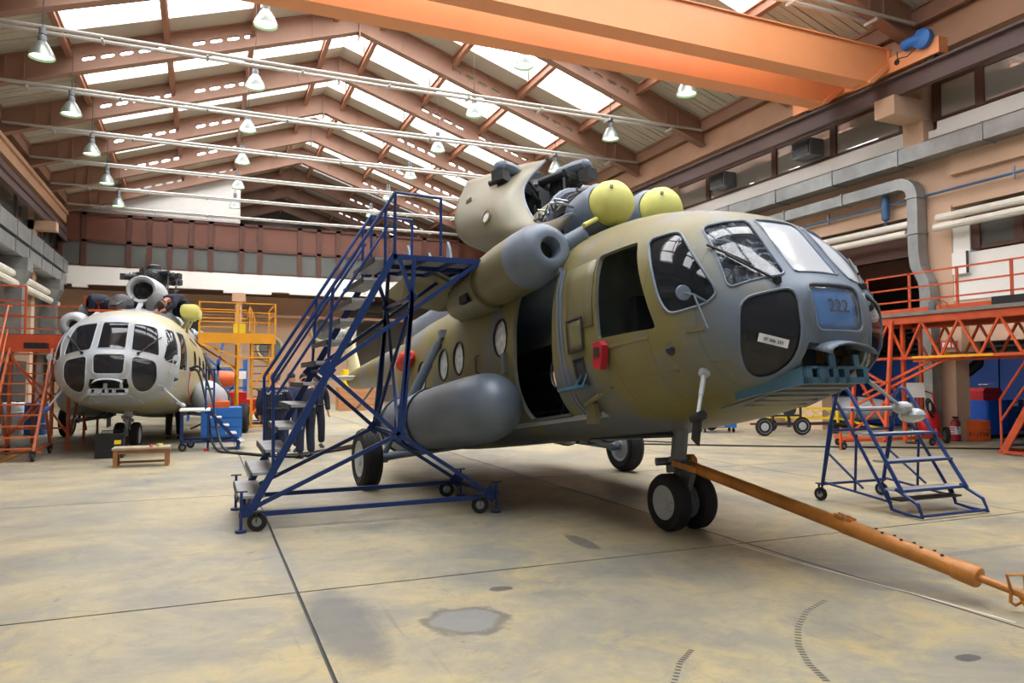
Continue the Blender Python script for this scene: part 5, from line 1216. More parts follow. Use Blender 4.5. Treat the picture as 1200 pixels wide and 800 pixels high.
# stairs up to the dock
T = thing('dock_stairs', 'orange stairs at the right edge of the picture', 'stairs', (15.8, 10.0, 0))
a, b = V(0, 10.05, .05), V(0, 8.45, 2.95)
for x in (15.35, 16.15):
    bars(T, 'stringer', M_ORANGE, [(V(x, a.y, a.z), V(x, b.y, b.z))], .05, .14)
    tubes(T, 'handrail', M_ORANGE, [[V(x, 10.08, .05), V(x, 10.08, 1.15), V(x, 8.9, 2.9)], [V(x, 10.08, .7), V(x, 8.9, 2.4)]], .025)
for k in range(11):
    q = a + (b - a)*((k + .6)/11.2); MB().box(15.37, 16.13, q.y - .12, q.y + .12, q.z - .015, q.z + .015).build('tread', M_DKGREY, T, smooth=0)
bars(T, 'base_frame', M_ORANGE, [((15.3, 10.1, .06), (16.2, 10.1, .06)), ((15.35, 10.05, .06), (15.35, 8.3, .06)), ((16.15, 10.05, .06), (16.15, 8.3, .06)), ((15.35, 9.3, .45), (16.15, 9.3, .45)), ((15.35, 9.6, .06), (15.35, 9.2, 1.4)), ((16.15, 9.6, .06), (16.15, 9.2, 1.4))], .06, .06)
# ---- orange stairs and platform at the far left
T = thing('rolling_stairs', 'rust orange rolling stairs at the left edge', 'stairs', (-3.4, 16.5, 0))
x0, x1 = -3.78, -3.02
for x in (x0, x1): bars(T, 'stringer', M_ORANGED, [((x, 16.4, .14), (x, 18.0, 2.2))], .045, .08)
for k in range(10):
    t = (k + .5)/10; y, z = 16.4 + 1.6*t, .14 + 2.06*t; MB().box(x0 + .02, x1 - .02, y - .09, y + .09, z - .012, z + .012).build('tread', M_ORANGED, T, smooth=0)
tubes(T, 'handrail', M_ORANGED, [[V(x0 - .04, 16.9, .4), V(x0 - .04, 16.7, 1.35), V(x0 - .04, 17.9, 3.1), V(x0 - .04, 18.2, 3.1)], [V(x0 - .04, 16.8, .9), V(x0 - .04, 17.9, 2.6)]], .022)
bars(T, 'support_leg', M_ORANGED, [((x0, 18.0, .2), (x0, 18.0, 2.2)), ((x1, 18.0, .2), (x1, 18.0, 2.2)), ((x0, 18.0, .4), (x1, 18.0, 1.2)), ((x1, 18.0, 1.2), (x0, 18.0, 2.0)), ((x0, 16.5, .2), (x0, 18.0, .2)), ((x1, 16.5, .2), (x1, 18.0, .2)), ((x0, 18, .2), (x0, 17.3, 1.2)), ((x1, 18, .2), (x1, 17.3, 1.2)), ((x0 - .1, 16.6, .16), (x1 + .1, 16.6, .16))], .045, .045, (1,0,0))
caster(T, (x1, 16.36, .085), .085, (1,0,0), .2); caster(T, (x0, 16.36, .085), .085, (1,0,0), .2); caster(T, (x1, 18.0, .085), .085, (1,0,0), .2); caster(T, (x0, 18.0, .085), .085, (1,0,0), .2)
o = MB().box(-3.5, -3.1, 17.75, 18.05, 2.215, 2.33).build('tool_tray', M_BLACK, smooth=0); tag(o, 'black tool tray on the top of the rust orange stairs', 'tray')
T = thing('side_platform', 'red orange platform with rails beside the pale helicopter', 'platform', (-4.0, 20, 0))
px0, px1, py0, py1, pz = -5.4, -2.75, 18.6, 23.5, 2.55
MB().box(px0, px1, py0, py1, pz - .04, pz).build('deck', M_DKGREY, T, smooth=0)
bars(T, 'fascia', M_ORANGE, [((px0, py0, pz - .2), (px1, py0, pz - .2)), ((px1, py0, pz - .2), (px1, py1, pz - .2)), ((px0, py0, pz - .2), (px0, py1, pz - .2))], .04, .38)
for x in (px0, -4.35, -3.65): bars(T, 'rail_post', M_ORANGE, [((x, py0, pz), (x, py0, pz + 1.05))], .04, .04)
for y in (20.2, 21.8, 23.4):
    for x in (px0, px1): bars(T, 'rail_post', M_ORANGE, [((x, y, pz), (x, y, pz + 1.05))], .04, .04)
for z in (.4, .72, 1.04):
    bars(T, 'guard_rail', M_ORANGE, [((px0, py0, pz + z), (-3.65, py0, pz + z)), ((px0, py0, pz + z), (px0, py1, pz + z)), ((px0, py1, pz + z), (px1, py1, pz + z))], .035, .035)
for x in (px0 + .05, -3.9, px1 - .05):
    for y in (py0 + .05, 21.0, py1 - .05): bars(T, 'leg', M_ORANGED, [((x, y, 0), (x, y, pz - .35))], .06, .06, (1,0,0))
bars(T, 'leg_brace', M_ORANGED, [((px0, py0, .3), (-3.9, py0, 2.1)), ((-3.9, py0, .3), (px1, py0, 2.1)), ((px1, py0, .3), (-3.9, py0, 2.1)), ((px1, py0, .3), (px1, 21, 2.1)), ((px1, 21, .3), (px1, py0, 2.1)), ((-3.9, py0, .5), (px1, py0, .5)), ((-3.9, 21, 1.2), (px1, 21, 1.2))], .04, .04, (1,0,0))
# ---- yellow scaffold behind the pale helicopter
T = thing('yellow_scaffold', 'yellow scaffold stair tower with railed platform behind the pale helicopter', 'scaffold', (1.0, 23.8, 0))
sx0, sx1, sy0, sy1, sz = -.22, 1.9, 23.0, 25.4, 2.92
bars(T, 'fascia', M_YELLOW, [((sx0, sy0, sz - .15), (sx1, sy0, sz - .15)), ((sx0, sy0, sz - .15), (sx0, sy1, sz - .15)), ((sx1, sy0, sz - .15), (sx1, sy1, sz - .15))], .04, .3)
MB().box(sx0, sx1, sy0, sy1, sz - .03, sz).build('deck', M_GREYM, T, smooth=0)
for x, y in ((sx0, sy0), (.86, sy0), (sx1, sy0), (sx0, sy1), (.86, sy1), (sx1, sy1)): bars(T, 'rail_post', M_YELLOW, [((x, y, sz), (x, y, sz + .92))], .045, .045)
for z in (.33, .62, .9): bars(T, 'guard_rail', M_YELLOW, [((sx0, sy0, sz + z), (sx1, sy0, sz + z)), ((sx0, sy0, sz + z), (sx0, sy1, sz + z)), ((sx1, sy0, sz + z), (sx1, sy1, sz + z)), ((sx0, sy1, sz + z), (1.2, sy1, sz + z))], .03, .03)
for x, y in ((.86, sy0), (1.84, sy0), (1.26, sy0 + .1), (.86, 24.6), (1.84, 24.6)): bars(T, 'leg', M_YELLOW, [((x, y, .1), (x, y, sz - .28))], .07, .07, (1,0,0))
bars(T, 'brace', M_YELLOW, [((sx0, sy0, sz - .3), (.86, sy0, 2.2)), ((.86, sy0, 2.2), (1.84, sy0, 2.2)), ((.2, sy0, 2.5), (.86, sy0, 1.7)), ((1.26, sy0, 1.3), (1.84, sy0, 2.1)), ((1.26, sy0, .5), (1.84, sy0, 1.2)), ((.86, sy0, .15), (1.84, sy0, .15)), ((.86, sy0, .75), (1.26, sy0, .75)), ((-.4, sy0, .12), (.86, sy0, .7)), ((sx0, 24.6, sz - .3), (.86, 24.6, 1.9)), ((.86, sy0, .15), (.86, 24.6, .15)), ((1.84, sy0, .15), (1.84, 24.6, .15))], .05, .05, (1,0,0))
for k in range(11): MB().box(1.3, 1.82, 23.12 + .13*k, 23.32 + .13*k, .3 + .235*k, .325 + .235*k).build('tread', M_DKGREY, T, smooth=0)
for s in (1.28, 1.84): bars(T, 'stringer', M_YELLOW, [((s, 23.1, .2), (s, 24.5, 2.75))], .03, .1)
bars(T, 'stair_rail', M_YELLOW, [((1.24, 24.0, sz + .85), (1.5, 25.2, sz + .4)), ((1.2, 23.6, sz + .1), (1.2, 23.6, sz + .85)), ((1.2, 23.6, sz + .85), (1.2, 25.0, sz + .6)), ((1.3, 24.2, sz), (1.3, 24.2, sz + .8)), ((1.4, 24.7, sz), (1.4, 24.7, sz + .65))], .03, .03)
o = MB().box(.75, 1.1, 24.0, 24.3, sz + .001, sz + .36).build('yellow_box', M_YELLOWB, smooth=0); tag(o, 'yellow box standing on the scaffold platform', 'box')
# ---- blue step stand by the pale helicopter
T = thing('step_stand', 'blue wheeled step stand with white top beside the pale helicopter', 'stand', (0, 17.7, 0))
MB().box(-.52, .1, 17.35, 18.25, .87, .91).build('top_plate', M_PAPER, T, smooth=0)
for x in (-.48, .06):
    for y in (17.4, 18.2): bars(T, 'leg', M_BLUE, [((x, y, .15), (x, y, .87))], .045, .045, (1,0,0))
bars(T, 'base_rail', M_BLUE, [((-.48, 17.4, .2), (.7, 17.4, .2)), ((-.48, 18.2, .2), (.7, 18.2, .2)), ((-.48, 17.4, .2), (-.48, 18.2, .2)), ((.7, 17.4, .15), (.7, 18.2, .15)), ((.7, 17.4, 0), (.7, 17.4, .2)), ((.7, 18.2, 0), (.7, 18.2, .2)), ((.06, 17.4, 0), (.06, 17.4, .2))], .045, .045)
for y in (17.4, 18.2): bars(T, 'stringer', M_BLUE, [((.08, y, .85), (.72, y, .12))], .03, .07)
for k in range(4): MB().box(.1 + .16*k, .34 + .16*k, 17.42, 18.18, .70 - .18*k, .72 - .18*k).build('tread', M_TREAD, T, smooth=0)
for x, y in ((.0, 17.4), (.17, 17.4), (.0, 18.2), (.17, 18.2)): bars(T, 'rail_post', M_BLUE, [((x, y, .8), (x, y, 1.8))], .035, .035, (1,0,0))
for y in (17.4, 18.2): bars(T, 'rail_tie', M_BLUE, [((0, y, 1.78), (.17, y, 1.78)), ((0, y, 1.35), (.17, y, 1.35))], .03, .03)
caster(T, (-.45, 17.42, .085), .085, (0,1,0), .2); caster(T, (-.3, 18.2, .085), .085, (0,1,0), .2)
o = MB().box(-.02, .06, 17.6, 17.7, 0, .05).build('red_plug', M_RED, smooth=0); tag(o, 'small red plug on the floor by the blue step stand', 'plug'); o.location = (.0, -.3, 0)
o = MB().box(.0, .55, 19.6, 20.4, .85, 1.0).build('orange_case', M_BUCKET, smooth=0); tag(o, 'orange case on the blue cabinet behind the step stand', 'case')
T = thing('tool_cabinet', 'bright blue cabinet with orange case on top by the pale helicopter', 'cabinet', (.4, 20, 0))
MB().box(-.1, .85, 19.5, 20.6, .12, .85).build('body', M_BLUEL, T, smooth=0)
for k in range(3): MB().box(-.06, .81, 19.48, 19.5, .16 + .23*k, .36 + .23*k).build('drawer', M_BLUEL, T, smooth=0)
for x in (0, .75):
    for y in (19.6, 20.5): MB().lathe([(.055,-.02),(.06,0),(.055,.02)], (x, y, .06), (0,1,0), 14).build('caster', M_RUBBER, T)
# ---- ground power cables
def cable(name, label, pts, r=.022, mat=M_BLACK):
    pts = [V(*p) for p in pts]; e = [pts[0]*2 - pts[1]] + pts + [pts[-1]*2 - pts[-2]]; out = []
    for i in range(len(pts) - 1):
        for j in range(6): out.append(cr(e[i], e[i+1], e[i+2], e[i+3], j/6))
    out.append(pts[-1]); return tag(MB().path(out, r, 8).build(name, mat), label, 'cable')
pc = b2w(on_skin((4.35, -1.2, 1.5), (0, -1, 0)))
cable('power_cable', 'thick black cable from the pale helicopter flank, nearer of the pair', [pc, pc + V(.25, -.1, .0), pc + V(.5, -.5, -.7), (.35, 16.9, .12), (.9, 15.9, .03), (1.7, 15.2, .03), (3.0, 16.5, .03), (6.5, 20.5, .03)], .028)
cable('power_cable', 'thick black cable from the pale helicopter flank, farther of the pair', [pc + V(.0, .08, -.04), pc + V(.2, .0, -.1), pc + V(.4, -.4, -.9), (.2, 17.0, .10), (.7, 16.3, .03), (1.6, 15.5, .03), (3.0, 16.9, .03), (6.6, 21.1, .03)], .028)
cable('floor_cable', 'thin black cable lying across the floor at the right', [(8.5, 15.6, .02), (10.5, 14.3, .02), (12.3, 13.1, .02), (14.5, 11.9, .02), (16.3, 10.8, .02), (18.5, 9.6, .02)], .018)
cable('floor_cable', 'grey cable across the floor behind the main wheels', [(5.8, 20.2, .02), (7.5, 18.6, .02), (9.0, 16.7, .02), (10.6, 15.0, .02)], .018, M_DKGREY)
# ================================================================== PEOPLE
def skin_mesh(vs, es, rs, sub=2):
    me = bpy.data.meshes.new('sk'); me.from_pydata([tuple(v) for v in vs], es, []); o = bpy.data.objects.new('sk', me); COL.objects.link(o)
    m = o.modifiers.new('skin', 'SKIN'); m.use_smooth_shade = True; m.branch_smoothing = .6
    lay = me.skin_vertices[0].data if me.skin_vertices else None
    for i, r in enumerate(rs): lay[i].radius = r if isinstance(r, tuple) else (r, r)
    lay[0].use_root = True
    if sub: s = o.modifiers.new('sub', 'SUBSURF'); s.levels = sub; s.render_levels = sub
    dg = bpy.context.evaluated_depsgraph_get(); out = bpy.data.meshes.new_from_object(o.evaluated_get(dg)); drop(o); out.shade_smooth(); return out
STAND = dict(pelvis=(0,0,.93), waist=(0,.01,1.08), chest=(0,.0,1.28), neck=(0,-.01,1.45), head=(0,.03,1.62),
             Lsh=(-.19,0,1.39), Lel=(-.26,-.03,1.12), Lwr=(-.27,.05,.87), Rsh=(.19,0,1.39), Rel=(.26,-.03,1.12), Rwr=(.27,.05,.87),
             Lhip=(-.10,0,.88), Lkn=(-.12,.03,.50), Lan=(-.13,0,.10), Rhip=(.10,0,.88), Rkn=(.12,.03,.50), Ran=(.13,0,.10), face=(0,1,0))
def person(label, loc, rotz, pose=None, stout=1.0, hair=None, cloth=None, scale=1.0, logo=None, trousers=None):
    J = dict(STAND); J.update(pose or {}); J = {k: V(*v)*(scale if k != 'face' else 1) for k, v in J.items()}
    t = thing('person', label, 'person', loc, (0, 0, rotz)); k = scale
    names = ['pelvis','waist','chest','neck','Lsh','Lel','Lwr','Rsh','Rel','Rwr','Lhip','Lkn','Lan','Rhip','Rkn','Ran']
    ix = {n: i for i, n in enumerate(names)}
    E = [('pelvis','waist'),('waist','chest'),('chest','neck'),('chest','Lsh'),('Lsh','Lel'),('Lel','Lwr'),('chest','Rsh'),('Rsh','Rel'),('Rel','Rwr'),('pelvis','Lhip'),('Lhip','Lkn'),('Lkn','Lan'),('pelvis','Rhip'),('Rhip','Rkn'),('Rkn','Ran')]
    rad = dict(pelvis=(.15*stout,.12*stout), waist=(.15*stout,.125*stout), chest=(.17*stout,.13*stout), neck=(.06,.06), Lsh=.075, Rsh=.075, Lel=.052, Rel=.052, Lwr=.036, Rwr=.036, Lhip=.095, Rhip=.095, Lkn=.066, Rkn=.066, Lan=.045, Ran=.045)
    vs = [J[n] for n in names]; es = [(ix[a], ix[b]) for a, b in E]; rs = [rad[n] for n in names]
    # head on the neck
    f = J['face'].normalized(); up = (J['head'] - J['neck']).normalized(); f = (f - up*f.dot(up)).normalized(); sd = f.cross(up); hc = J['head']
    vs += [J['neck'] + (hc - J['neck'])*.45, hc - up*.03]; i0 = len(names); es += [(ix['neck'], i0), (i0, i0 + 1)]; rs += [.052, .06]
    # hands with five fingers each
    for s, sx in (('L', -1), ('R', 1)):
        w = J[s + 'wr']; d = (w - J[s + 'el']).normalized(); side = d.cross(V(0,1,0)) if abs(d.y) < .9 else d.cross(V(1,0,0)); side.normalize(); nrm = d.cross(side)
        p = w + d*.055; i = len(vs); vs += [p]; es += [(ix[s + 'wr'], i)]; rs += [(.036,.02)]
        for q in range(4):
            b = p + d*.035 + nrm*(.024*(q - 1.5)); j = len(vs); ln = (.062,.075,.072,.055)[q]
            vs += [b, b + d*ln*.55 + side*sx*.006, b + d*ln + side*sx*.026]; es += [(i, j), (j, j+1), (j+1, j+2)]; rs += [.0095, .009, .008]
        j = len(vs); b = p - d*.02 - nrm*.036; vs += [b, b + d*.03 - nrm*.02, b + d*.06 - nrm*.018 + side*sx*.012]; es += [(i, j), (j, j+1), (j+1, j+2)]; rs += [.011, .010, .008]
    me = skin_mesh(vs, es, rs)
    bm = bmesh.new(); bm.from_mesh(me)
    hd = MB(); rings = []
    for z, r, yo in ((-.125,.028,.045),(-.105,.05,.035),(-.07,.066,.02),(-.03,.074,.01),(.01,.078,.004),(.05,.079,-.002),(.085,.07,-.006),(.11,.05,-.008),(.124,.02,-.01)):
        rings.append([hc + up*z + f*(yo + r*1.22*math.sin(2*PI*q/20)) + sd*(r*math.cos(2*PI*q/20)) for q in range(20)])
    hd.loft(rings); hd.ball(hc + f*.098 - up*.022, (.014,.014,.02), 8, 6)
    for s in (-1, 1):
        hd.ball(hc + sd*.082*s - up*.01 - f*.005, (.013,.016,.03), 8, 6); hd.ball(hc + sd*.03*s + f*.083 + up*.01, (.013,.01,.009), 8, 5)
    hd.box(0,0,0,0,0,0); hd.ball(hc + f*.086 - up*.062, (.022,.01,.006), 8, 5)
    m2 = bpy.data.meshes.new('h'); m2.from_pydata([tuple(p) for p in hd.v], [], hd.f); bm.from_mesh(m2); bpy.data.meshes.remove(m2)
    me2 = bpy.data.meshes.new('body'); bm.to_mesh(me2); bm.free(); bpy.data.meshes.remove(me); me2.materials.append(M_SKIN); me2.shade_smooth()
    o = bpy.data.objects.new('body', me2); COL.objects.link(o); o.parent = t
    # coverall over the body, open at neck, wrists and ankles
    cn = names; cr_ = dict(pelvis=(.18*stout,.15*stout), waist=(.18*stout,.155*stout), chest=(.19*stout,.15*stout), neck=(.085,.085), Lsh=.098, Rsh=.098, Lel=.072, Rel=.072, Lwr=.055, Rwr=.055, Lhip=.118, Rhip=.118, Lkn=.092, Rkn=.092, Lan=.082, Ran=.082)
    cv = [J[n] if n != 'neck' else J['neck'] - up*.045 for n in names]
    cm = skin_mesh(cv, [(ix[a], ix[b]) for a, b in E], [cr_[n] for n in names]); cm.materials.append(cloth or M_NAVY)
    c = bpy.data.objects.new('coverall', cm); COL.objects.link(c); c.parent = t
    if hair:
        mb = MB(); rings = []
        bald = hair == 'bald'
        for z, r in (((-.07,.072),(-.03,.081),(.01,.0845),(.035,.084)) if bald else ((-.06,.07),(-.02,.081),(.03,.086),(.07,.083),(.105,.062),(.128,.03),(.133,.005))):
            n = 20; rg = []
            for q in range(n + 1):
                an = PI*(.02 + .96*q/n) + PI if z < .03 else 2*PI*q/n
                rg.append(hc + up*z + f*(-.004 + r*1.2*math.sin(an)) + sd*(r*1.02*math.cos(an)))
            rings.append(rg)
        ho = mb.loft(rings, False, 0, False).build('hair', M_HAIRG if bald or hair == 'grey' else M_HAIRD, t, 60, local=True); sm = ho.modifiers.new('s', 'SOLIDIFY'); sm.thickness = .012
    for s in ('L', 'R'):
        a = J[s + 'an']; sh = (a - J[s + 'kn']).normalized(); ff = V(0,1,0) if abs(sh.y) < .7 else V(0,0,-1); ff = (ff - sh*ff.dot(sh)).normalized(); xx = ff.cross(sh).normalized()
        rings = []
        for q, w, hh in ((-.09,.03,.05),(-.07,.045,.085),(.0,.048,.085),(.09,.05,.05),(.15,.046,.036),(.18,.02,.02)):
            rings.append([a + ff*q + xx*(w*math.cos(2*PI*j/14)) + sh*(.095 - hh + hh*(1 + math.sin(2*PI*j/14))*.5) for j in range(14)])
        MB().loft(rings).build('boot', M_BLACK, t, 50, local=True)
    MB().path([J['waist'] - V(0,0,.06) + V(.185*stout*math.cos(2*PI*q/20), .155*stout*math.sin(2*PI*q/20), 0) for q in range(20)], .015, 6, True).build('belt', M_BLACK, t, local=True)
    if logo:
        back = J['chest'] + V(0, -.152*stout - .008, .05)
        MB().lathe([(.034, 0), (.034, .004)], back + V(-.12, .006, -.01), (0,-1,0), 18).build('logo_disc', M_WHITEINK, t, local=True)
        MB().path([back + V(-.135,-.003,.012), back + V(-.105,-.003,.004), back + V(-.125,-.003,-.012), back + V(-.095,-.003,-.02)], .004, 5).build('logo_stroke', M_NAVY, t, local=True)
        for q, s_ in enumerate(logo): lettering(s_, .055 if q == 0 else .045, M_WHITEINK, t, (1,0,0), (0,0,1), back + V(.045, -.004, .022 - .055*q), world=False)
    return t
P1 = at(322, 541, 2, 0)
person('balding man in navy coveralls with white print on his back, seen from behind', (1.22, 14.6, 0), R(-4), dict(Lel=(-.29,-.06,1.13), Lwr=(-.27,.02,.88), Rel=(.29,-.06,1.13), Rwr=(.25,.10,.93)), 1.18, 'bald', None, 1.0, ['ZRAKOPLOVNI', 'CENTAR'])
person('man in navy coveralls standing behind the blue stairs, right of the balding man', (1.86, 15.05, 0), R(25), dict(head=(0,.08,1.6), Rwr=(.2,.24,1.02), Rel=(.27,.0,1.12), Lwr=(-.2,.22,1.02)), 1.05, 'dark', pbr('blue_black_cloth', (34,42,66), .85, var=.2, scale=6), .98)
person('dark haired man facing the camera beyond the balding man', (1.72, 16.5, 0), R(160), None, 1.0, 'dark', pbr('blue_shirt_cloth', (52,62,98), .85, var=.25, scale=6), .98)
person('grey haired man facing the camera, face between the stairs treads', (2.35, 17.2, 0), R(185), dict(head=(0,.06,1.58)), 1.0, 'grey', None, .97)
person('person in dark trousers standing behind the pale helicopter, only legs visible', (-.75, 21.0, 0), R(10), None, 1.0, 'dark', M_DARK)
# two mechanics bent over the pale helicopter's roof
_br = root_mat(heliB)
def roof_pt(a, b, z): return _br @ V(a, -b, z)
for lab, q, rz in (('mechanic in navy coveralls bent over the roof left of the round intake', roof_pt(3.15, .95, 2.86), R(-90 - 5.2 + 105)), ('mechanic in navy coveralls with white print bent over the roof right of the round intake', roof_pt(3.3, -.9, 2.86), R(-90 - 5.2 - 125))):
    pose = dict(pelvis=(0,0,.42), waist=(0,.15,.47), chest=(0,.34,.44), neck=(0,.50,.36), head=(0,.63,.27), face=(0,.2,-1), Lsh=(-.18,.40,.42), Rsh=(.18,.40,.42), Lel=(-.25,.52,.22), Rel=(.25,.52,.22), Lwr=(-.12,.66,.12), Rwr=(.12,.66,.12),
                Lhip=(-.1,-.02,.36), Rhip=(.1,-.02,.36), Lkn=(-.14,.05,.09), Rkn=(.14,.05,.09), Lan=(-.14,-.34,.08), Ran=(.14,-.34,.08))
    t = person(lab, q, rz, pose, 1.08, 'dark', None, 1.0)
    if 'right' in lab: MB().obox((0, .25, .625), (.2, .07, .006), Matrix.Rotation(R(-8), 3, 'X')).build('white_print', M_WHITEINK, t, 0, local=True)
# ================================================================== BACKGROUND THINGS
# ---- right wall group
T = thing('extinguisher_cart', 'red wheeled fire extinguisher with coiled black hose by the tan column', 'extinguisher', (17.2, 13.0, 0))
cx, cy = 16.45, 12.55
MB().lathe([(.06,.1),(.2,.16),(.23,.25),(.23,.62),(.18,.74),(.08,.8)], (cx, cy, 0), (.12,.1,1), 20).build('cylinder', M_RED, T)
tubes(T, 'frame_handle', M_RED, [[V(cx - .2, cy + .16, .2), V(cx - .12, cy + .2, 1.2), V(cx + .0, cy + .1, 1.27), V(cx + .12, cy - .02, 1.2), V(cx + .2, cy - .1, .2)]], .022)
for s, (x, y) in enumerate(((cx - .28, cy + .2), (cx + .26, cy - .24))):
    o = MB().lathe([(.12,-.04),(.19,-.045),(.2,-.02),(.2,.02),(.19,.045),(.12,.04)], (x, y, .2), (.78,-.62,0), 24).build('tyre', M_RUBBER, T); MB().lathe([(.03,-.05),(.13,-.04),(.13,.04),(.03,.05)], (x, y, .2), (.78,-.62,0), 18).build('rim', M_GREYM, o)
for k in range(4): MB().torus((cx - .08, cy - .06 - .02*k, .92 - .03*k), (.3,-1,.2), .17 + .02*(k % 2), .018, 20, 6).build('hose_coil', M_BLACK, T)
MB().box(cx - .12, cx + .14, cy - .26, cy - .22, .14, .2).build('foot', M_RED, T, smooth=0)
T = thing('fire_extinguisher', 'small red fire extinguisher standing between the cart and the orange bucket', 'extinguisher', (17.45, 12.6, 0))
MB().lathe([(.10,0),(.115,.02),(.115,.46),(.08,.53),(.03,.56)], (17.45, 12.6, 0), (0,0,1), 20).build('cylinder', pbr('dark_red_paint', (158,28,46), .4, var=.08), T)
MB().lathe([(.1165,.18),(.1165,.38)], (17.45, 12.6, 0), (0,0,1), 20, cap=False).build('label', M_PAPER, T); MB().obox((17.45, 12.6, .6), (.05,.14,.05)).tube((17.45,12.6,.53),(17.45,12.6,.6),.025,8).build('valve', M_BLACK, T)
MB().path([(17.45,12.55,.6),(17.35,12.47,.55),(17.33,12.47,.3)], .012, 6).build('hose', M_BLACK, T)
for k in range(3): MB().box(17.332, 17.336, 12.55, 12.65, .2 + .06*k, .23 + .06*k).build('label_print', M_RED, T, smooth=0)
bx, by = 18.2, 12.8
T = thing('sand_bucket', 'big orange sand tub lettered in black with a broom in it', 'tub', (bx, by, 0))
MB().lathe([(.46,0),(.48,.01),(.485,.3),(.5,.31),(.5,.34),(.485,.35),(.49,.5),(.47,.5),(.46,.3),(.45,.06)], (bx, by, 0), (0,0,1), 32).build('tub', M_BUCKET, T)
MB().lathe([(.005,.40),(.465,.40)], (bx, by, 0), (0,0,1), 24, cap=False).build('sand', pbr('dry_sand', (196,176,136), .9, var=.15, scale=8), T)
dr = V(-bx, -by, 0).normalized(); rt = V(-dr.y, dr.x, 0)
for k, chx in enumerate('PIJESAK'):
    an = R(6 + 9.0*k); dd = Matrix.Rotation(an, 3, 'Z') @ dr; lettering(chx, .13, M_INK, T, Matrix.Rotation(an, 3, 'Z') @ rt, (0,0,1), V(bx, by, .17) + dd*.487)
o = MB().tube((bx - .12, by + .05, .41), (bx - .75, by + .55, 1.6), .02, 8).build('broom', M_CREAM); tag(o, 'pale broom handle leaning out of the orange tub', 'broom')
T = thing('tool_cupboard', 'bright blue tool cupboard under the red toolbox', 'cupboard', (19.8, 12.9, 0))
for k, (x0, x1) in enumerate(((18.95, 19.75), (19.77, 20.7))):
    u = MB().box(x0, x1, 12.8, 13.6, .1, 1.0).build('body', M_CABBLUE, T, smooth=0)
    if k == 0: d_ = MB().box(x0 + .02, x1 - .02, 12.77, 12.8, .12, .98).build('door', M_CABBLUE, T, smooth=0)
    else:
        for q in range(4): d_ = MB().box(x0 + .02, x1 - .02, 12.77, 12.8, .12 + .22*q, .32 + .22*q).build('drawer', M_BLUEWALL, T, smooth=0); MB().box(x0 + .15, x1 - .15, 12.74, 12.77, .27 + .22*q, .29 + .22*q).build('pull', M_STEEL, d_, smooth=0)
MB().box(18.95, 20.7, 12.82, 13.6, 0, .1).build('plinth', M_BLACK, T, smooth=0); MB().box(19.95, 20.15, 12.755, 12.765, .84, .98).build('paper_note', M_PAPER, T, smooth=0)
T = thing('red_toolbox', 'red metal toolbox on the blue tool cupboard', 'toolbox', (19.4, 13.1, 1.0))
MB().prism([(19.05, 12.95, 1.0), (19.8, 12.95, 1.0), (19.8, 12.95, 1.24), (19.72, 12.95, 1.33), (19.12, 12.95, 1.33), (19.05, 12.95, 1.24)], (0, .4, 0)).build('case', M_RED, T, smooth=0); MB().path([(19.25,13.15,1.33),(19.25,13.15,1.4),(19.6,13.15,1.4),(19.6,13.15,1.33)], .014, 6).build('handle', M_STEEL, T); MB().box(19.05, 19.8, 12.935, 12.955, 1.2, 1.215).build('lid_seam', M_DKGREY, T, smooth=0)
o = MB().box(19.3, 19.6, 13.0, 13.25, 1.405, 1.43).build('paper_stack', M_PAPER, smooth=0); tag(o, 'white papers lying on the red toolbox', 'paper')
T = thing('drawer_unit', 'dark grey parts drawer unit behind the broom', 'drawers', (19.1, 14.3, 0))
MB().box(18.7, 19.5, 14.1, 14.7, 0, 1.7).build('body', M_DKGREY, T, smooth=0)
for k in range(9): d_ = MB().box(18.73, 19.47, 14.06, 14.1, .1 + .175*k, .255 + .175*k).build('drawer', M_GREYM, T, smooth=0); MB().box(19.0, 19.2, 14.04, 14.06, .18 + .175*k, .2 + .175*k).build('pull', M_STEEL, d_, smooth=0)
T = thing('exhaust_hose', 'black bent exhaust hose beside the tan column', 'hose', (17.9, 12.8, 0))
pts = [V(18.0, 12.9, 0), V(17.95, 12.9, .9), V(17.95, 12.9, 1.4), V(18.05, 12.8, 1.65), V(18.35, 12.6, 1.95), V(18.4, 12.55, 2.4)]; MB().path(pts, .14, 12).build('hose_run', M_BLACK, T)
for k in range(10): MB().torus(V(17.95, 12.9, .25 + .12*k), (0,0,1), .142, .012, 16, 5).build('hose_rib', M_BLACK, T)
T = thing('notice_stand', 'white notice board on a yellow post', 'sign', (16.0, 12.6, 0))
MB().tube((15.95, 12.6, .02), (15.95, 12.6, 1.15), .035, 8).build('post', M_YELLOW, T); MB().lathe([(.2,0),(.2,.03),(.05,.05)], (15.95, 12.6, 0), (0,0,1), 16).build('foot', M_DKGREY, T)
MB().obox((15.9, 12.55, 1.3), (.5,.02,.36), Matrix.Rotation(R(-40), 3, 'Z') @ Matrix.Rotation(R(-12), 3, 'X')).build('board', M_PAPER, T, smooth=0)
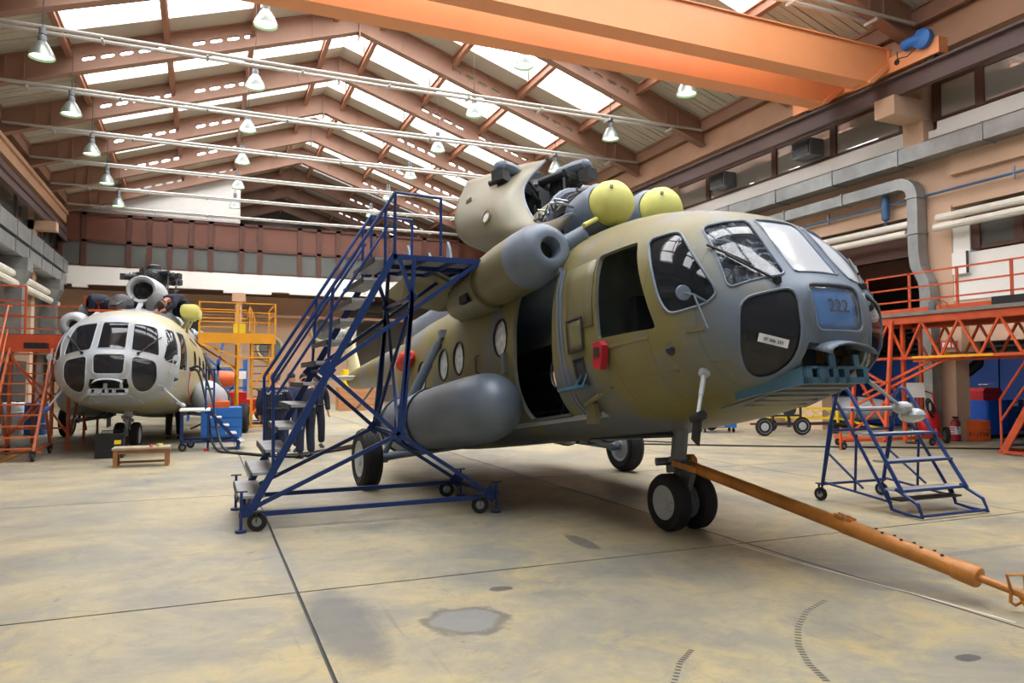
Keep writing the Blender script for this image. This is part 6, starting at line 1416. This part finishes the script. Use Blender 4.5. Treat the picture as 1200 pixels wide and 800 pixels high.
# ---- drop tanks on yellow cradles, yellow jib, carts behind the nose
for k, (x, y, lab) in enumerate(((18.4, 17.6, 'long grey drop tank on the floor under the blue wall, nearer of two'), (19.4, 19.2, 'long grey drop tank on the floor under the blue wall, farther of two'))):
    T = thing('drop_tank', lab, 'tank', (x, y, 0)); A = V(x - 1.6 + .6*k, y + 1.6, .62); d = V(1, -1, 0).normalized()
    MB().lathe([(.02,-.1),(.18,.15),(.32,.55),(.38,1.0),(.38,3.2),(.3,3.8),(.15,4.2),(.02,4.4)], A, d, 24).build('shell', M_PALEGREY if k == 0 else M_GREYM, T)
    for q in (1.1, 3.1): MB().lathe([(.385,-.03),(.39,0),(.385,.03)], A + d*q, d, 24).build('band', M_STEEL, T); MB().obox(A + d*q - V(0,0,.42), (.5,.12,.4), Matrix.Rotation(R(45), 3, 'Z')).build('cradle', M_DKGREY, T, smooth=0)
T = thing('tow_dolly', 'yellow lattice dolly with an upright frame behind the nose', 'dolly', (16, 16, 0))
J0, J1 = V(14.0, 18.2, .5), V(16.9, 15.7, .42)
for dz in (0, .28):
    for o_ in (-.16, .16): bars(T, 'rail', M_YELLOWB, [(J0 + V(o_, o_, dz), J1 + V(o_, o_, dz))], .05, .05)
for k in range(9):
    a = J0 + (J1 - J0)*(k/9); b = J0 + (J1 - J0)*((k + 1)/9); bars(T, 'lattice_bar', M_YELLOWB, [(a + V(-.16,-.16,0), b + V(-.16,-.16,.28)), (b + V(-.16,-.16,0), a + V(-.16,-.16,.28))], .03, .03)
for q in (.62, .98):
    c = J0 + (J1 - J0)*q; bars(T, 'a_frame', M_YELLOWB, [(c + V(-.2,-.2,.0), c + V(0,0,1.0)), (c + V(.2,.2,0), c + V(0,0,1.0)), (c + V(-.2,-.2,-.1), c + V(-.2,-.2,.3))], .05, .05, (1,0,0))
bars(T, 'drawbar', M_YELLOWB, [(J1 + V(-.1,-.1,0), V(17.6, 14.9, .16))], .06, .06)
for q in (.06, .5, .96):
    c = J0 + (J1 - J0)*q; MB().lathe([(.1,-.05),(.19,-.05),(.2,0),(.19,.05),(.1,.05)], V(c.x, c.y, .2), (.6,.8,0), 18).build('wheel', M_RUBBER, T); bars(T, 'axle_post', M_YELLOWB, [(V(c.x, c.y, .2), c)], .06, .06, (1,0,0))
T = thing('wheeled_trolley', 'black low trolley with two silver wheels behind the nose', 'trolley', (14.8, 15.7, 0))
for x, y in ((14.15, 15.75), (15.35, 15.6)):
    o = MB().lathe([(.17,-.04),(.24,-.045),(.255,0),(.24,.045),(.17,.04)], (x, y, .255), (.35,1,0), 24).build('tyre', M_RUBBER, T); MB().lathe([(.03,-.05),(.05,-.045),(.17,-.035),(.185,-.045),(.185,.045),(.17,.035),(.03,.05)], (x, y, .255), (.35,1,0), 20).build('rim', M_PALEGREY, o)
bars(T, 'frame', M_DKGREY, [((14.15, 15.8, .3), (17.4, 15.3, .3)), ((14.15, 16.3, .3), (17.4, 15.8, .3)), ((14.15, 15.8, .3), (14.15, 15.8, .95)), ((15.35, 15.65, .3), (15.35, 15.65, .95)), ((14.15, 15.8, .55), (15.35, 15.65, .55)), ((14.45, 15.8, .3), (14.6, 15.8, .9)), ((15.0, 15.7, .3), (14.9, 15.7, .9))], .05, .05, (1,0,0))
MB().lathe([(.01,-.03),(.2,-.03),(.22,0),(.2,.03),(.01,.03)], (14.95, 15.66, .75), (.3,1,0), 20).build('pulley', M_DKGREY, T)
for k, (x, y, lab) in enumerate(((13.95, 17.5, 'blue tool cart with silver drawers and a red cloth under the nose'), (13.75, 19.3, 'plain blue tool cart left of the cart with the red cloth'), (12.6, 20.4, 'farthest blue tool cart, left of the other two'))):
    T = thing('tool_cart', lab, 'cart', (x, y, 0)); rot = Matrix.Rotation(R(-22), 3, 'Z'); c = V(x, y, 0)
    MB().obox(c + V(0,0,.37), (1.0,.5,.46), rot).build('body', M_BLUEL, T, smooth=0); MB().obox(c + V(0,0,.61), (1.04,.54,.03), rot).build('top', M_BLUEL, T, smooth=0)
    if k == 0:
        for q in range(4): d_ = MB().obox(c + rot @ V(-.17,-.265,0) + V(0,0,.21 + .11*q), (.6,.03,.09), rot).build('drawer', M_PALEGREY, T, smooth=0); MB().obox(c + rot @ V(-.17,-.285,0) + V(0,0,.235 + .11*q), (.5,.015,.015), rot).build('pull', M_STEEL, d_, smooth=0)
    for sx in (-.42, .42):
        for sy in (-.2, .2): MB().lathe([(.04,-.02),(.065,-.02),(.07,0),(.065,.02),(.04,.02)], c + rot @ V(sx, sy, 0) + V(0,0,.07), (1,-.3,0), 14).build('caster', M_RUBBER, T)
    if k == 0:
        q = c + rot @ V(.28,-.3,0); o = MB().prism([q + V(-.2,0,.66), q + V(.22,0,.66), q + V(.2,0,.34), q + V(.1,0,.3), q + V(-.14,0,.32)], rot @ V(0,-.03,0)).build('red_cloth', M_REDCOV, smooth=0); tag(o, 'red cloth draped over the nearest blue tool cart', 'cloth')
# ---- things against the back wall
def crate(x0, x1, y, z1, label, mat, z0=0):
    T = thing('wooden_crate', label, 'crate', ((x0 + x1)/2, y, z0)); n = max(2, int((z1 - z0)/.28))
    for k in range(n): MB().box(x0, x1, y, y + .9, z0 + (z1 - z0)*k/n + .01, z0 + (z1 - z0)*(k + 1)/n - .01).build('plank', mat, T, smooth=0)
    for x in (x0 + .05, (x0 + x1)/2, x1 - .15): MB().box(x, x + .1, y - .03, y, z0, z1).build('batten', mat, T, smooth=0)
M_CRATE = pbr('plywood', (190,136,92), .7, var=.15, scale=2)
crate(5.9, 8.0, 35.5, 1.15, 'wide plywood crate by the back wall with a yellow box on top', M_CRATE)
T = thing('yellow_cabinet', 'yellow box standing on the plywood crate at the back', 'box', (6.5, 35.8, 1.15)); MB().box(6.1, 6.9, 35.6, 36.2, 1.15, 2.0).build('case', M_YELLOWB, T, smooth=0); MB().box(6.15, 6.85, 35.57, 35.6, 1.2, 1.95).build('door', M_YELLOWB, T, smooth=0)
T = thing('blue_drawer_cart', 'pale drawer cart with blue sides at the back wall under the tail', 'cart', (9.2, 34.8, 0))
MB().box(8.6, 8.66, 34.5, 35.3, 0, 1.3).box(9.64, 9.7, 34.5, 35.3, 0, 1.3).build('side', M_BLUEL, T, smooth=0); MB().box(8.66, 9.64, 34.55, 35.3, 0, 1.25).build('body', M_GREYM, T, smooth=0)
for k in range(4): MB().box(8.68, 9.62, 34.5, 34.55, .15 + .27*k, .38 + .27*k).build('drawer', M_PALEGREY, T, smooth=0)
o = MB().prism([(8.7, 34.6, 1.3), (9.9, 34.6, 1.3), (9.8, 34.6, 1.75), (9.2, 34.6, 1.95), (8.8, 34.6, 1.7)], (0, .5, 0)).build('brown_carton', M_CRATE, smooth=0); tag(o, 'crumpled brown carton on the pale drawer cart', 'carton')
T = thing('machine_rack', 'grey steel rack of parts at the back wall under the tail boom', 'rack', (12, 34, 0))
for x in (10.4, 11.8, 13.2, 14.6):
    for y in (33.8, 34.8): bars(T, 'upright', M_GREYM, [((x, y, 0), (x, y, 1.9))], .07, .07, (1,0,0))
for z in (.4, .95, 1.45): MB().box(10.4, 14.6, 33.8, 34.8, z, z + .05).build('shelf', M_GREYM, T, smooth=0)
rnd = random.Random(9)
for k in range(16):
    x = 10.6 + .25*k; z = (.45, 1.0, 1.5)[k % 3]; o = MB().box(x, x + rnd.uniform(.15,.24), 34.0, 34.4, z, z + rnd.uniform(.15,.4)).build('parts_box', (M_GREYM, M_CREAM, M_ENGBLUE, M_PALEGREY)[k % 4], smooth=0)
    tag(o, '%s parts box on the %s rack shelf, %s from the left' % (('grey','cream','blue','pale')[k % 4], ('low','middle','top')[k % 3], (ORD + ['eleventh','twelfth','thirteenth','fourteenth','fifteenth','sixteenth'])[k]), 'box', 'parts boxes on the grey rack')
# ---- things left of and behind the pale helicopter
for k, (x, y) in enumerate(((-5.6, 24.0), (-5.0, 24.4), (-4.4, 24.1))):
    T = thing('blue_drum', ['blue drum under the platform, leftmost of three', 'blue drum under the platform, middle of three', 'blue drum under the platform, rightmost of three'][k], 'drum', (x, y, 0)); MB().lathe([(.26,0),(.28,.02),(.28,.28),(.295,.3),(.28,.32),(.28,.6),(.295,.62),(.28,.64),(.28,.88),(.26,.9)], (x, y, 0), (0,0,1), 24).build('shell', M_BLUEL if k != 1 else M_PAPER, T); MB().lathe([(.04,.88),(.04,.93)], (x + .1, y, 0), (0,0,1), 10).build('bung', M_DKGREY, T)
T = thing('red_tug', 'red tow tractor behind the yellow scaffold', 'tractor', (1.4, 27, 0))
MB().box(.3, 2.3, 26.5, 28, .35, .85).box(.5, 1.3, 26.6, 27.9, .85, 1.1).build('body', M_RED, T, smooth=0)
for x in (.65, 1.95):
    for y in (26.45, 28.0): MB().lathe([(.15,-.1),(.3,-.1),(.32,0),(.3,.1),(.15,.1)], (x, y, .32), (0,1,0), 20).build('tyre', M_RUBBER, T)
MB().torus((1.6, 27.2, 1.2), (.4,0,1), .18, .02, 18, 6).build('steering_wheel', M_BLACK, T); MB().box(1.7, 2.1, 26.9, 27.5, .85, 1.15).build('seat', M_BLACK, T, smooth=0)
T = thing('blue_engine_stand', 'blue tubular engine stand behind the yellow scaffold', 'stand', (.4, 30, 0))
for x in (-.6, .4, 1.4):
    for y in (29.5, 31): bars(T, 'upright', M_BLUEL, [((x, y, 0), (x, y, 2.3))], .08, .08, (1,0,0))
for z in (.5, 1.2, 1.9): bars(T, 'rail', M_BLUEL, [((-.6, 29.5, z), (1.4, 29.5, z)), ((-.6, 31, z), (1.4, 31, z))], .08, .08)
bars(T, 'diagonal', M_BLUEL, [((-.6, 29.5, 2.9), (.5, 29.5, 1.9)), ((.4, 29.5, .5), (1.4, 29.5, 1.9)), ((.4, 29.5, 1.9), (.6, 29.5, 3.2))], .08, .08)
MB().lathe([(.2,-.8),(.35,-.6),(.4,0),(.35,.5),(.2,.7)], (.4, 30.2, 1.5), (1,0,0), 20).build('engine', M_BUCKET, T)
o = MB().box(1.0, 1.4, 29.4, 29.5, 1.55, 1.85).build('notice_plate', M_PAPER, T, smooth=0)
T = thing('work_table', 'steel work table under the pale helicopter in the distance', 'table', (-1.5, 27, 0))
MB().box(-3, 0, 26.6, 27.4, .78, .84).build('top', M_DKGREY, T, smooth=0)
for x in (-2.9, -.1):
    for y in (26.7, 27.3): bars(T, 'leg', M_DKGREY, [((x, y, 0), (x, y, .78))], .06, .06, (1,0,0))
o = MB().box(-1.2, -.7, 26.8, 27.2, .84, 1.1).build('blue_crate', M_BLUEL, smooth=0); tag(o, 'blue crate on the steel work table', 'crate')
# black protective curtain box and crates in the dark left bay
for k in range(3):
    o = MB().box(-7.2, -6.2, 22 + 4*k, 24 + 4*k, 0, 1.6 + .3*k).build('grey_locker', M_DKGREY, smooth=0); tag(o, ['dark grey locker along the left wall, nearest', 'dark grey locker along the left wall, second', 'dark grey locker along the left wall, farthest'][k], 'locker')
